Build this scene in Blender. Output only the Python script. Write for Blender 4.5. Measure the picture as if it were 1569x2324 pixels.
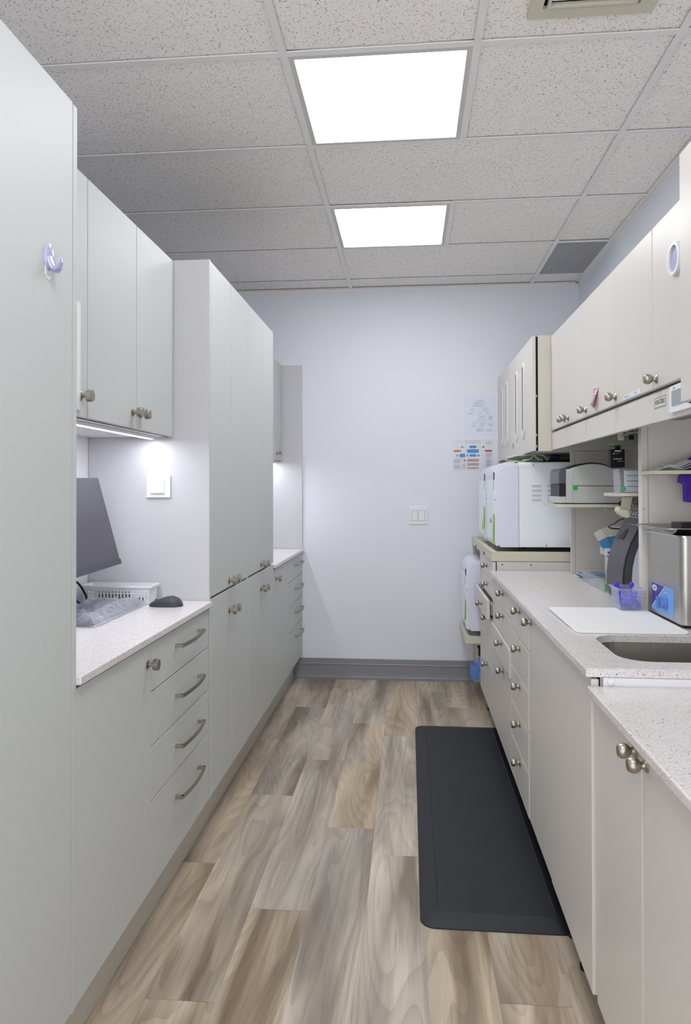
import bpy, bmesh, math, random
from mathutils import Vector, Matrix, noise

random.seed(7)
for o in list(bpy.data.objects): bpy.data.objects.remove(o, do_unlink=True)
S = bpy.context.scene
COL = S.collection

# ------------------------------------------------------------------ camera
YAW, PIT, ROL = 0.0898779, 0.0098216, -0.0017875
fwd = Vector((-math.sin(YAW)*math.cos(PIT), math.cos(YAW)*math.cos(PIT), math.sin(PIT)))
rt = Vector((math.cos(YAW), math.sin(YAW), 0)); up = rt.cross(fwd)
r2 = rt*math.cos(ROL)+up*math.sin(ROL); u2 = -rt*math.sin(ROL)+up*math.cos(ROL)
cd = bpy.data.cameras.new('camera'); cam = bpy.data.objects.new('camera', cd); COL.objects.link(cam)
cam.matrix_world = Matrix(((r2.x, u2.x, -fwd.x, 0), (r2.y, u2.y, -fwd.y, 0), (r2.z, u2.z, -fwd.z, 1.308), (0, 0, 0, 1)))
cd.sensor_fit = 'VERTICAL'; cd.sensor_height = 36; cd.sensor_width = 36*1569/2324
cd.lens = 1598.906/2324*36
cd.shift_x = 0.0; cd.shift_y = -(1162-1092.54)/2324
cd.clip_start = 0.02
S.camera = cam
# ------------------------------------------------------------------ light and exposure
S.view_settings.view_transform = 'Standard'; S.view_settings.look = 'None'
S.view_settings.gamma = 1; S.view_settings.use_curve_mapping = False
S.view_settings.exposure = 0.68
PANEL_E = 7.8       # strength of the ceiling LED panels
LED_E = 40.0        # strength of the under-cabinet LED bars
w = bpy.data.worlds.new('world'); S.world = w; w.use_nodes = True
w.node_tree.nodes['Background'].inputs[0].default_value = (0.93, 0.93, 0.95, 1)
w.node_tree.nodes['Background'].inputs[1].default_value = 1.75

# ------------------------------------------------------------------ materials
def lin(c): return tuple(((v/255)/12.92 if v/255 <= .04045 else ((v/255+.055)/1.055)**2.4) for v in c)
MATS = {}
def mat(name, c, rough=.5, metal=0., spec=.5, emit=None, es=0., trans=0., alpha=1., coat=0., ior=1.45, bump=None, var=0.):
    m = bpy.data.materials.new(name); m.use_nodes = True; nt = m.node_tree; b = nt.nodes['Principled BSDF']
    c = lin(c)+(1,)
    b.inputs['Base Color'].default_value = c
    b.inputs['Roughness'].default_value = rough; b.inputs['Metallic'].default_value = metal
    b.inputs['Specular IOR Level'].default_value = spec; b.inputs['IOR'].default_value = ior
    b.inputs['Transmission Weight'].default_value = trans; b.inputs['Alpha'].default_value = alpha
    b.inputs['Coat Weight'].default_value = coat
    if emit: b.inputs['Emission Color'].default_value = lin(emit)+(1,); b.inputs['Emission Strength'].default_value = es
    tc = nt.nodes.new('ShaderNodeTexCoord')
    n = nt.nodes.new('ShaderNodeTexNoise'); n.inputs['Scale'].default_value = bump[0] if bump else 60
    n.inputs['Detail'].default_value = 3
    nt.links.new(tc.outputs['Object'], n.inputs['Vector'])
    if bump:
        bp = nt.nodes.new('ShaderNodeBump'); bp.inputs['Strength'].default_value = bump[1]; bp.inputs['Distance'].default_value = bump[2]
        nt.links.new(n.outputs['Fac'], bp.inputs['Height']); nt.links.new(bp.outputs['Normal'], b.inputs['Normal'])
    if var:
        mx = nt.nodes.new('ShaderNodeMix'); mx.data_type = 'RGBA'
        mx.inputs['A'].default_value = tuple(v*(1-var) for v in c[:3])+(1,); mx.inputs['B'].default_value = tuple(min(1, v*(1+var)) for v in c[:3])+(1,)
        nt.links.new(n.outputs['Fac'], mx.inputs['Factor']); nt.links.new(mx.outputs['Result'], b.inputs['Base Color'])
    MATS[name] = m
    return m
LAML = mat('laminate_left', (196, 200, 198), .46, spec=.35, var=.01)
LAMS = mat('laminate_side', (200, 200, 204), .5, var=.01)
LAMW = mat('laminate_white', (234, 232, 236), .42, var=.01)
LAMR = mat('laminate_right', (212, 208, 202), .36, var=.01)
LAMR2 = mat('laminate_right_edge', (206, 203, 192), .4)
PLINTH = mat('plinth_laminate', (196, 192, 182), .45)
CARC = mat('carcass_white', (205, 201, 200), .5)
WALL = mat('wall_paint', (226, 230, 238), .7, bump=(220, .04, .001))
BASEB = mat('rubber_baseboard', (136, 136, 141), .4)
TEE = mat('ceiling_tee', (236, 234, 234), .5)
LFRAME = mat('light_frame', (205, 204, 200), .45)
NICKEL = mat('brushed_nickel', (172, 165, 154), .34, 1.)
STEEL = mat('stainless_steel', (190, 188, 184), .2, 1., bump=(25, .02, .001))
STEELB = mat('stainless_brushed', (186, 184, 178), .33, 1., var=.04)
SINKM = mat('sink_steel', (140, 136, 126), .38, 1., var=.08)
BLACK = mat('black_plastic', (22, 22, 24), .45)
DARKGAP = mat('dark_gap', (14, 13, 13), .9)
MATRUB = mat('mat_rubber', (27, 29, 35), .55, bump=(600, .15, .001), var=.12)
STERW = mat('steriliser_white', (240, 246, 254), .32, coat=.1)
STERP = mat('steriliser_plastic', (224, 224, 241), .3, coat=.2)
BEIGE = mat('tray_beige', (206, 203, 184), .45)
MONG = mat('monitor_screen', (70, 68, 78), .3)
MONB = mat('monitor_bezel', (66, 70, 80), .45)
MOUSEM = mat('mouse_grey', (62, 63, 72), .45)
WPL = mat('white_plastic', (232, 233, 236), .35)
FRAMEW = mat('window_frame_white', (220, 219, 214), .4)
SWPL = mat('switch_white', (228, 230, 234), .3)
LILAC = mat('lilac_plastic', (172, 172, 212), .22, coat=.4)
PRG = mat('printer_grey', (192, 195, 192), .4)
PRL = mat('printer_light_grey', (196, 198, 196), .4)
PRD = mat('printer_dark_grey', (84, 90, 98), .35)
GREENM = mat('green_plastic', (40, 180, 60), .35)
NOTE = mat('note_green', (168, 222, 96), .7)
NOTEL = mat('note_line_green', (120, 180, 60), .7)
PINK = mat('note_pink', (238, 200, 216), .7)
PAPER = mat('paper', (222, 226, 234), .6)
PAPER2 = mat('paper_laminated', (220, 225, 240), .3)
INK = mat('ink_grey', (138, 141, 150), .7)
INKD = mat('ink_dark', (50, 50, 58), .6)
CBLUE = mat('chart_blue', (78, 150, 214), .6)
CORG = mat('chart_orange', (196, 128, 50), .6)
CRED = mat('chart_red', (188, 84, 84), .6)
CPNK = mat('chart_rose', (204, 170, 166), .6)
PLATEY = mat('sign_plate', (212, 214, 196), .4)
SEAL = mat('sealer_dark', (72, 73, 80), .42, var=.05)
SEALP = mat('sealer_panel', (84, 86, 96), .35)
PURPLE = mat('purple_plastic', (62, 22, 158), .5, bump=(30, .5, .01))
NAVY = mat('navy_plastic', (44, 40, 110), .35)
BLUEP = mat('blue_plastic', (104, 150, 232), .4)
BLUEI = mat('blue_tip', (60, 60, 220), .4)
LBLUE = mat('light_blue_label', (112, 164, 226), .35)
DBLUE = mat('dark_blue_label', (66, 60, 146), .35)
KNOBB = mat('knob_blue', (92, 126, 196), .4)
POUCHB = mat('pouch_blue', (90, 160, 214), .25, alpha=.9)
POUCHW = mat('pouch_white', (224, 224, 212), .7)
TUBEG = mat('hose_green', (186, 206, 160), .3)
CABG = mat('cable_grey', (170, 170, 168), .5)
CABK = mat('cable_black', (18, 18, 20), .5)
CABB = mat('cable_blue', (24, 50, 120), .5)
BOXG = mat('junction_box_grey', (136, 142, 128), .5)
YELL = mat('resistor_yellow', (220, 190, 60), .5)
BOARD = mat('drain_board', (236, 236, 237), .55, bump=(300, .15, .001))
GLASSD = mat('window_tint', (84, 90, 100), .35)
EMP = mat('panel_emission', (255, 255, 255), .5, emit=(250, 251, 255), es=PANEL_E)
EML = mat('led_emission', (255, 255, 255), .5, emit=(244, 246, 255), es=LED_E)
GRILLE = mat('grille_white', (198, 200, 204), .5)
GRILLB = mat('grille_filter', (96, 102, 114), .7)
SCREENG = mat('panel_screen', (150, 160, 168), .25)

def clear_mat(name, c, fac, rough=.08, edge=.5):
    m = bpy.data.materials.new(name); m.use_nodes = True; nt = m.node_tree; nt.nodes.clear()
    out = nt.nodes.new('ShaderNodeOutputMaterial'); mx = nt.nodes.new('ShaderNodeMixShader')
    t = nt.nodes.new('ShaderNodeBsdfTransparent'); g = nt.nodes.new('ShaderNodeBsdfPrincipled')
    g.inputs['Base Color'].default_value = lin(c)+(1,); g.inputs['Roughness'].default_value = rough
    t.inputs['Color'].default_value = (.95, .96, .97, 1)
    lw = nt.nodes.new('ShaderNodeLayerWeight'); lw.inputs['Blend'].default_value = .35
    ad = nt.nodes.new('ShaderNodeMath'); ad.operation = 'ADD'; ad.use_clamp = True
    mu = nt.nodes.new('ShaderNodeMath'); mu.operation = 'MULTIPLY'; mu.inputs[1].default_value = edge
    nt.links.new(lw.outputs['Facing'], mu.inputs[0]); nt.links.new(mu.outputs[0], ad.inputs[0]); ad.inputs[1].default_value = fac
    nt.links.new(ad.outputs[0], mx.inputs[0]); nt.links.new(t.outputs[0], mx.inputs[1]); nt.links.new(g.outputs[0], mx.inputs[2])
    nt.links.new(mx.outputs[0], out.inputs[0])
    return m
CLEAR = clear_mat('clear_plastic', (226, 232, 238), .07, .08, .22)
FROST = clear_mat('frosted_plastic', (212, 214, 238), .16, .3, .3)
PLASTIC = clear_mat('plastic_sleeve', (190, 194, 206), .24, .06, .6)

def quartz():
    m = bpy.data.materials.new('quartz'); m.use_nodes = True; nt = m.node_tree; b = nt.nodes['Principled BSDF']; L = nt.links
    b.inputs['Roughness'].default_value = .22
    tc = nt.nodes.new('ShaderNodeTexCoord')
    def speck(scale, thr, c1, prev, soft=.04):
        v = nt.nodes.new('ShaderNodeTexNoise'); v.inputs['Scale'].default_value = scale; v.inputs['Detail'].default_value = 1.5
        mp = nt.nodes.new('ShaderNodeMapping'); mp.inputs['Location'].default_value = (scale*.13, scale*.7, 3.1)
        L.new(tc.outputs['Object'], mp.inputs['Vector']); L.new(mp.outputs['Vector'], v.inputs['Vector'])
        r = nt.nodes.new('ShaderNodeMapRange'); r.inputs['From Min'].default_value = thr; r.inputs['From Max'].default_value = thr+soft
        L.new(v.outputs['Fac'], r.inputs['Value'])
        mx = nt.nodes.new('ShaderNodeMix'); mx.data_type = 'RGBA'
        L.new(r.outputs['Result'], mx.inputs['Factor'])
        if isinstance(prev, tuple): mx.inputs['A'].default_value = prev
        else: L.new(prev, mx.inputs['A'])
        mx.inputs['B'].default_value = lin(c1)+(1,)
        return mx.outputs['Result']
    p = speck(60, .5, (213, 207, 208), lin((221, 217, 216))+(1,), .25)
    p = speck(300, .60, (196, 186, 184), p)
    p = speck(330, .655, (148, 138, 136), p)
    p = speck(210, .70, (84, 80, 84), p, .02)
    p = speck(260, .70, (244, 243, 242), p, .03)
    L.new(p, b.inputs['Base Color'])
    return m
QUARTZ = quartz()

def tile_mat():
    m = bpy.data.materials.new('ceiling_tile'); m.use_nodes = True; nt = m.node_tree; b = nt.nodes['Principled BSDF']; L = nt.links
    b.inputs['Roughness'].default_value = .95; b.inputs['Specular IOR Level'].default_value = .1
    tc = nt.nodes.new('ShaderNodeTexCoord')
    base = lin((248, 245, 241))+(1,)
    prev = None
    hs = []
    for (sc, st, thr, rot, dark, soft) in ((225, (1, .40, 1), .655, .5, (158, 152, 144), .03), (225, (.42, 1, 1), .662, .2, (158, 152, 144), .03), (330, (1, 1, 1), .665, 0, (176, 172, 166), .03)):
        mp = nt.nodes.new('ShaderNodeMapping'); mp.inputs['Scale'].default_value = st; mp.inputs['Rotation'].default_value = (0, 0, rot); mp.inputs['Location'].default_value = (sc*.1, rot*3, 0)
        n = nt.nodes.new('ShaderNodeTexNoise'); n.inputs['Scale'].default_value = sc; n.inputs['Detail'].default_value = 1.5; n.inputs['Distortion'].default_value = .3
        L.new(tc.outputs['Object'], mp.inputs['Vector']); L.new(mp.outputs['Vector'], n.inputs['Vector'])
        r = nt.nodes.new('ShaderNodeMapRange'); r.inputs['From Min'].default_value = thr; r.inputs['From Max'].default_value = thr+soft
        L.new(n.outputs['Fac'], r.inputs['Value'])
        mx = nt.nodes.new('ShaderNodeMix'); mx.data_type = 'RGBA'; L.new(r.outputs['Result'], mx.inputs['Factor'])
        if prev is None: mx.inputs['A'].default_value = base
        else: L.new(prev, mx.inputs['A'])
        mx.inputs['B'].default_value = lin(dark)+(1,)
        prev = mx.outputs['Result']
    L.new(prev, b.inputs['Base Color'])
    return m
TILE = tile_mat()

def floor_mat():
    m = bpy.data.materials.new('vinyl_plank'); m.use_nodes = True; nt = m.node_tree; b = nt.nodes['Principled BSDF']; L = nt.links
    b.inputs['Roughness'].default_value = .42; b.inputs['Specular IOR Level'].default_value = .35
    tc = nt.nodes.new('ShaderNodeTexCoord'); at = nt.nodes.new('ShaderNodeAttribute'); at.attribute_name = 'plank'
    ad = nt.nodes.new('ShaderNodeVectorMath'); ad.operation = 'ADD'
    L.new(tc.outputs['Object'], ad.inputs[0]); L.new(at.outputs['Vector'], ad.inputs[1])
    # large soft figure, cathedral rings and fine grain
    def mapn(scale, rot=0):
        mp = nt.nodes.new('ShaderNodeMapping'); mp.inputs['Scale'].default_value = scale
        L.new(ad.outputs[0], mp.inputs['Vector']); return mp.outputs['Vector']
    n1 = nt.nodes.new('ShaderNodeTexNoise'); n1.inputs['Scale'].default_value = 1; n1.inputs['Detail'].default_value = 3; n1.inputs['Distortion'].default_value = .35
    L.new(mapn((10, 1.0, 1)), n1.inputs['Vector'])
    # rings: sine of strongly warped noise
    n2 = nt.nodes.new('ShaderNodeTexNoise'); n2.inputs['Scale'].default_value = 1; n2.inputs['Detail'].default_value = 1.5; n2.inputs['Distortion'].default_value = .2
    L.new(mapn((4.5, .75, 1)), n2.inputs['Vector'])
    mu = nt.nodes.new('ShaderNodeMath'); mu.operation = 'MULTIPLY'; mu.inputs[1].default_value = 24; L.new(n2.outputs['Fac'], mu.inputs[0])
    si = nt.nodes.new('ShaderNodeMath'); si.operation = 'FRACT'; L.new(mu.outputs[0], si.inputs[0])
    n3 = nt.nodes.new('ShaderNodeTexNoise'); n3.inputs['Scale'].default_value = 1; n3.inputs['Detail'].default_value = 4
    L.new(mapn((190, 5, 1)), n3.inputs['Vector'])
    n4 = nt.nodes.new('ShaderNodeTexNoise'); n4.inputs['Scale'].default_value = 1; n4.inputs['Detail'].default_value = 2
    L.new(mapn((4, .8, 1)), n4.inputs['Vector'])
    def mix(a, bb, fac, blend='MIX'):
        mx = nt.nodes.new('ShaderNodeMix'); mx.data_type = 'RGBA'; mx.blend_type = blend
        for s, v in (('A', a), ('B', bb)):
            if isinstance(v, tuple): mx.inputs[s].default_value = v
            else: L.new(v, mx.inputs[s])
        if isinstance(fac, (int, float)): mx.inputs['Factor'].default_value = fac
        else: L.new(fac, mx.inputs['Factor'])
        return mx.outputs['Result']
    def mr(src, a, bb, c=0, d=1):
        r = nt.nodes.new('ShaderNodeMapRange'); r.inputs['From Min'].default_value = a; r.inputs['From Max'].default_value = bb
        r.inputs['To Min'].default_value = c; r.inputs['To Max'].default_value = d; L.new(src, r.inputs['Value']); return r.outputs['Result']
    col = mix(lin((132, 114, 92))+(1,), lin((210, 194, 169))+(1,), mr(n1.outputs['Fac'], .34, .62))
    col = mix(col, lin((160, 150, 142))+(1,), mr(n4.outputs['Fac'], .5, .72, 0, .6))
    col = mix(col, lin((168, 138, 104))+(1,), mr(n4.outputs['Fac'], .45, .28, 0, .5))
    ring = mr(si.outputs[0], .35, 1, 0, .24)
    col = mix(col, lin((96, 84, 74))+(1,), ring)
    col = mix(col, lin((90, 78, 68))+(1,), mr(n3.outputs['Fac'], .52, .8, 0, .38))
    # per plank tone
    hs = nt.nodes.new('ShaderNodeHueSaturation'); L.new(col, hs.inputs['Color'])
    sp = nt.nodes.new('ShaderNodeSeparateXYZ'); L.new(at.outputs['Vector'], sp.inputs[0])
    fr = nt.nodes.new('ShaderNodeMath'); fr.operation = 'FRACT'; L.new(sp.outputs[2], fr.inputs[0])
    L.new(mr(fr.outputs[0], 0, 1, .86, 1.03), hs.inputs['Value'])
    fr2 = nt.nodes.new('ShaderNodeMath'); fr2.operation = 'FRACT'; L.new(sp.outputs[0], fr2.inputs[0])
    L.new(mr(fr2.outputs[0], 0, 1, .7, 1.1), hs.inputs['Saturation'])
    L.new(hs.outputs[0], b.inputs['Base Color'])
    return m
VINYL = floor_mat()

# ------------------------------------------------------------------ mesh builder
I4 = Matrix.Identity(4)
def frame(o, x, y, n=None):
    """local frame at o: x right, y up, z out"""
    x = Vector(x).normalized(); y = Vector(y).normalized(); n = x.cross(y) if n is None else Vector(n)
    o = Vector(o)
    return Matrix(((x.x, y.x, n.x, o.x), (x.y, y.y, n.y, o.y), (x.z, y.z, n.z, o.z), (0, 0, 0, 1)))
def rotz(o, a): return Matrix.Translation(Vector(o)) @ Matrix.Rotation(a, 4, 'Z')
class MB:
    def __init__(s, M=I4): s.bm = bmesh.new(); s.M = M
    def _fin(s, vs, m, fs=None, bev=0, seg=2, M=None, sm=True):
        fs = fs if fs is not None else list({f for v in vs for f in v.link_faces})
        for f in fs: f.material_index = m; f.smooth = sm
        if bev:
            es = list({e for v in vs for e in v.link_edges})
            r = bmesh.ops.bevel(s.bm, geom=es, offset=bev, offset_type='OFFSET', segments=seg, profile=.5, affect='EDGES', clamp_overlap=True, material=-1)
            for f in r['faces']: f.smooth = sm
            vs = list({v for f in r['faces'] for v in f.verts} | {v for v in vs if v.is_valid})
        bmesh.ops.transform(s.bm, matrix=(M or s.M), verts=[v for v in vs if v.is_valid])
        return s
    def box(s, x0, x1, y0, y1, z0, z1, m=0, bev=0, seg=2, M=None):
        x0, x1 = min(x0, x1), max(x0, x1); y0, y1 = min(y0, y1), max(y0, y1); z0, z1 = min(z0, z1), max(z0, z1)
        P = [(x0, y0, z0), (x1, y0, z0), (x1, y1, z0), (x0, y1, z0), (x0, y0, z1), (x1, y0, z1), (x1, y1, z1), (x0, y1, z1)]
        v = [s.bm.verts.new(p) for p in P]
        f = [s.bm.faces.new([v[i] for i in q]) for q in ((3, 2, 1, 0), (4, 5, 6, 7), (0, 1, 5, 4), (1, 2, 6, 5), (2, 3, 7, 6), (3, 0, 4, 7))]
        # bevel works on the new geometry only
        return s._fin(v, m, f, bev, seg, M, False)
    def prism(s, poly, d0, d1, axis='z', m=0, bev=0, seg=2, M=None):
        """poly 2D extruded d0..d1. axis z: (x,y); y: (x,z); x: (y,z)"""
        def P(a, b, d): return {'z': (a, b, d), 'y': (a, d, b), 'x': (d, a, b)}[axis]
        A = [s.bm.verts.new(P(a, b, d0)) for a, b in poly]; B = [s.bm.verts.new(P(a, b, d1)) for a, b in poly]
        n = len(poly); f = [s.bm.faces.new(A), s.bm.faces.new(B[::-1])]
        f += [s.bm.faces.new((A[i], B[i], B[(i+1) % n], A[(i+1) % n])) for i in range(n)]
        bmesh.ops.recalc_face_normals(s.bm, faces=f)
        return s._fin(A+B, m, f, bev, seg, M)
    def ring(s, outer, inner, d0, d1, axis='z', m=0, M=None):
        def P(a, b, d): return {'z': (a, b, d), 'y': (a, d, b), 'x': (d, a, b)}[axis]
        n = len(outer); o0 = [s.bm.verts.new(P(*p, d0)) for p in outer]; o1 = [s.bm.verts.new(P(*p, d1)) for p in outer]
        i0 = [s.bm.verts.new(P(*p, d0)) for p in inner]; i1 = [s.bm.verts.new(P(*p, d1)) for p in inner]; f = []
        for i in range(n):
            j = (i+1) % n
            for q in ((o0[i], o0[j], o1[j], o1[i]), (i0[j], i0[i], i1[i], i1[j]), (o1[i], o1[j], i1[j], i1[i]), (o0[j], o0[i], i0[i], i0[j])):
                f.append(s.bm.faces.new(q))
        bmesh.ops.recalc_face_normals(s.bm, faces=f)
        return s._fin(o0+o1+i0+i1, m, f, 0, 2, M)
    def lathe(s, prof, o=(0, 0, 0), d=(0, 0, 1), seg=24, m=0, M=None):
        """prof [(r,h)] around axis d from o"""
        d = Vector(d).normalized(); a = d.orthogonal().normalized(); b = d.cross(a); o = Vector(o); vs = []; fs = []; rings = []
        for r, h in prof:
            if r < 1e-6: rg = [s.bm.verts.new(o+d*h)]
            else: rg = [s.bm.verts.new(o+d*h+(a*math.cos(t)+b*math.sin(t))*r) for t in (2*math.pi*k/seg for k in range(seg))]
            rings.append(rg); vs += rg
        for A, B in zip(rings, rings[1:]):
            for k in range(seg):
                l = (k+1) % seg
                if len(A) == 1 and len(B) == 1: continue
                if len(A) == 1: fs.append(s.bm.faces.new((A[0], B[l], B[k])))
                elif len(B) == 1: fs.append(s.bm.faces.new((A[k], A[l], B[0])))
                else: fs.append(s.bm.faces.new((A[k], A[l], B[l], B[k])))
        for rg, fl in ((rings[0], True), (rings[-1], False)):
            if len(rg) > 1: fs.append(s.bm.faces.new(rg[::-1] if fl else rg))
        bmesh.ops.recalc_face_normals(s.bm, faces=fs)
        return s._fin(vs, m, fs, 0, 2, M)
    def cyl(s, p0, p1, r, r1=None, seg=20, m=0, M=None):
        p0 = Vector(p0); p1 = Vector(p1); return s.lathe([(r, 0), (r if r1 is None else r1, (p1-p0).length)], p0, p1-p0, seg, m, M)
    def tube(s, pts, r, seg=10, m=0, M=None, sub=8, flat=None):
        pts = [Vector(p) for p in pts]
        if sub > 1 and len(pts) > 2:
            Q = [pts[0]*2-pts[1]]+pts+[pts[-1]*2-pts[-2]]; out = []
            for i in range(1, len(Q)-2):
                for k in range(sub):
                    t = k/sub; a, b, c, e = Q[i-1], Q[i], Q[i+1], Q[i+2]
                    out.append(.5*((2*b)+(c-a)*t+(2*a-5*b+4*c-e)*t*t+(3*b-a-3*c+e)*t**3))
            pts = out+[pts[-1]]
        vs = []; fs = []; rings = []; nrm = None
        for i, p in enumerate(pts):
            d = (pts[min(i+1, len(pts)-1)]-pts[max(i-1, 0)]).normalized()
            if nrm is None: nrm = d.orthogonal().normalized() if flat is None else (Vector(flat)-d*d.dot(Vector(flat))).normalized()
            nrm = (nrm-d*nrm.dot(d)).normalized(); bn = d.cross(nrm)
            ra, rb = (r, r) if not isinstance(r, tuple) else r
            if seg == 4:
                rg = [s.bm.verts.new(p+nrm*a*ra+bn*b*rb) for a, b in ((1, 1), (-1, 1), (-1, -1), (1, -1))]
            else: rg = [s.bm.verts.new(p+nrm*math.cos(t)*ra+bn*math.sin(t)*rb) for t in (2*math.pi*k/seg for k in range(seg))]
            rings.append(rg); vs += rg
        for A, B in zip(rings, rings[1:]):
            for k in range(len(A)):
                l = (k+1) % len(A); fs.append(s.bm.faces.new((A[k], A[l], B[l], B[k])))
        fs.append(s.bm.faces.new(rings[0][::-1])); fs.append(s.bm.faces.new(rings[-1]))
        bmesh.ops.recalc_face_normals(s.bm, faces=fs)
        return s._fin(vs, m, fs, 0, 2, M)
    def grid(s, fn, nu, nv, m=0, closed=False, M=None):
        """surface of fn(u,v) u,v in 0..1"""
        G = [[s.bm.verts.new(fn(i/nu, j/nv)) for j in range(nv+1)] for i in range(nu+1)]
        fs = [s.bm.faces.new((G[i][j], G[i+1][j], G[i+1][j+1], G[i][j+1])) for i in range(nu) for j in range(nv)]
        return s._fin([v for r in G for v in r], m, fs, 0, 2, M)
    def text(s, txt, size, x, y, d0=0.0, depth=.0006, m=0, M=None, sx=1., align='CENTER'):
        cu = bpy.data.curves.new('t', 'FONT'); cu.body = txt; cu.size = size; cu.align_x = align; cu.align_y = 'CENTER'; cu.extrude = depth/2; cu.resolution_u = 2
        ob = bpy.data.objects.new('t', cu); COL.objects.link(ob)
        me = bpy.data.meshes.new_from_object(ob.evaluated_get(bpy.context.evaluated_depsgraph_get()))
        bpy.data.objects.remove(ob); bpy.data.curves.remove(cu)
        vs = [s.bm.verts.new((v.co.x*sx+x, v.co.y+y, v.co.z+d0+depth/2)) for v in me.vertices]; fs = []
        for p in me.polygons:
            try: fs.append(s.bm.faces.new([vs[i] for i in p.vertices]))
            except ValueError: pass
        bpy.data.meshes.remove(me)
        return s._fin(vs, m, fs, 0, 2, M)

WL = {}
def wl(o): return WL.get(o.name, Vector((0, 0, 0)))
def props(o, label=None, cat=None, group=None, kind=None):
    if label: o['label'] = label
    if cat: o['category'] = cat
    if group: o['group'] = group
    if kind: o['kind'] = kind
    return o
def obj(name, mb, mats, parent=None, label=None, cat=None, group=None, kind=None, smooth=True, origin=None):
    me = bpy.data.meshes.new(name)
    mats = mats if isinstance(mats, (list, tuple)) else [mats]
    for m in mats: me.materials.append(m)
    bm = mb.bm
    if origin is None:
        if parent is not None: origin = wl(parent)
        else:
            xs = [v.co for v in bm.verts]
            mn = Vector((min(c.x for c in xs), min(c.y for c in xs), min(c.z for c in xs))); mxx = Vector((max(c.x for c in xs), max(c.y for c in xs), 0))
            origin = Vector(((mn.x+mxx.x)/2, (mn.y+mxx.y)/2, mn.z))
    origin = Vector(origin)
    bmesh.ops.translate(bm, vec=-origin, verts=bm.verts)
    bm.to_mesh(me); bm.free()
    sm_ = smooth and any(p.use_smooth for p in me.polygons)
    if smooth:
        fl_ = [p.use_smooth for p in me.polygons]
        me.set_sharp_from_angle(angle=math.radians(32))
        for p, q_ in zip(me.polygons, fl_): p.use_smooth = q_
    else:
        for p in me.polygons: p.use_smooth = False
    o = bpy.data.objects.new(name, me); COL.objects.link(o)
    if sm_:
        wn = o.modifiers.new('normals', 'WEIGHTED_NORMAL'); wn.keep_sharp = True; wn.weight = 100
    if parent is not None:
        o.parent = parent; o.location = origin-wl(parent)
    else: o.location = origin
    WL[o.name] = origin
    return props(o, label, cat, group, kind)
def thing(name, label, cat, loc, group=None, kind=None):
    o = bpy.data.objects.new(name, None); COL.objects.link(o); o.location = loc; o.empty_display_size = .05
    WL[o.name] = Vector(loc)
    return props(o, label, cat, group, kind)
def inst(name, src, parent, loc, label=None):
    o = src.copy(); o.name = name; COL.objects.link(o); o.parent = parent
    o.location = Vector(loc)-(wl(parent) if parent is not None else Vector((0, 0, 0)))
    WL[o.name] = Vector(loc)
    return o
def rr(x0, x1, y0, y1, r, n=6):
    out = []
    for cx, cy, a in ((x1-r, y1-r, 0), (x0+r, y1-r, 90), (x0+r, y0+r, 180), (x1-r, y0+r, 270)):
        for k in range(n+1):
            t = math.radians(a+90*k/n); out.append((cx+r*math.cos(t), cy+r*math.sin(t)))
    return out

CZ = 2.683      # ceiling height
WY = 4.828      # far wall
RX = 1.137      # right wall
LXW = -1.60     # left wall
BY = -1.2       # the room stands open behind the camera
# ================================================================== setting
# floor: planks, exact seams
b = MB()
lay = b.bm.loops.layers.float_vector.new('plank') if False else None
PW = .1805; PL = 1.2105
seams = {-8: 1.1, -7: 2.0, -6: .5, -5: .9, -4: 2.420, -3: 1.768, -2: 2.172, -1: 2.716, 0: 2.527, 1: 2.155, 2: 1.83, 3: 2.40, 4: 1.5, 5: 2.1, 6: 1.2, 7: .7}
planks = []
for k, s0 in seams.items():
    xa = .045+PW*(k-1)
    xa, xb = max(xa, LXW-.02), min(xa+PW, RX+.02)
    if xb <= xa: continue
    y = s0
    while y > BY: y -= PL
    while y < WY+.02:
        ya, yb = max(y, BY-.02), min(y+PL, WY+.02); y += PL
        if yb-ya < .01: continue
        planks.append((xa, xb, ya, yb))
bm = b.bm
for (xa, xb, ya, yb) in planks:
    e = .0004
    vs = [bm.verts.new(p) for p in ((xa+e, ya+e, 0), (xb-e, ya+e, 0), (xb-e, yb-e, 0), (xa+e, yb-e, 0))]
    bm.faces.new(vs)
fl = obj('floor', b, VINYL, kind='structure', smooth=False, origin=(0, 0, 0))
att = fl.data.attributes.new('plank', 'FLOAT_VECTOR', 'FACE')
for i in range(len(planks)): att.data[i].vector = (random.uniform(0, 40), random.uniform(0, 40), random.uniform(0, 40))
sb = MB().box(LXW-.1, RX+.1, BY-.1, WY+.1, -.05, -.0005)
obj('subfloor', sb, BASEB, fl, smooth=False)

# walls
obj('wall_far', MB().box(LXW-.1, RX+.1, WY, WY+.1, 0, CZ+.1), WALL, kind='structure', smooth=False)
obj('wall_right', MB().box(RX, RX+.1, BY, WY, 0, CZ+.1), WALL, kind='structure', smooth=False)
obj('wall_left', MB().box(LXW-.1, LXW, BY, WY, 0, CZ+.1), WALL, kind='structure', smooth=False)
# baseboard on the far wall
prof = [(WY, 0), (WY-.016, 0), (WY-.016, .018), (WY-.011, .026), (WY-.012, .032), (WY-.006, .036), (WY-.005, .098), (WY-.009, .102), (WY-.005, .107), (WY-.004, .138), (WY-.001, .142), (WY, .142)]
obj('baseboard_far', MB().prism(prof, LXW, .43, 'x'), BASEB, kind='structure')

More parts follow.
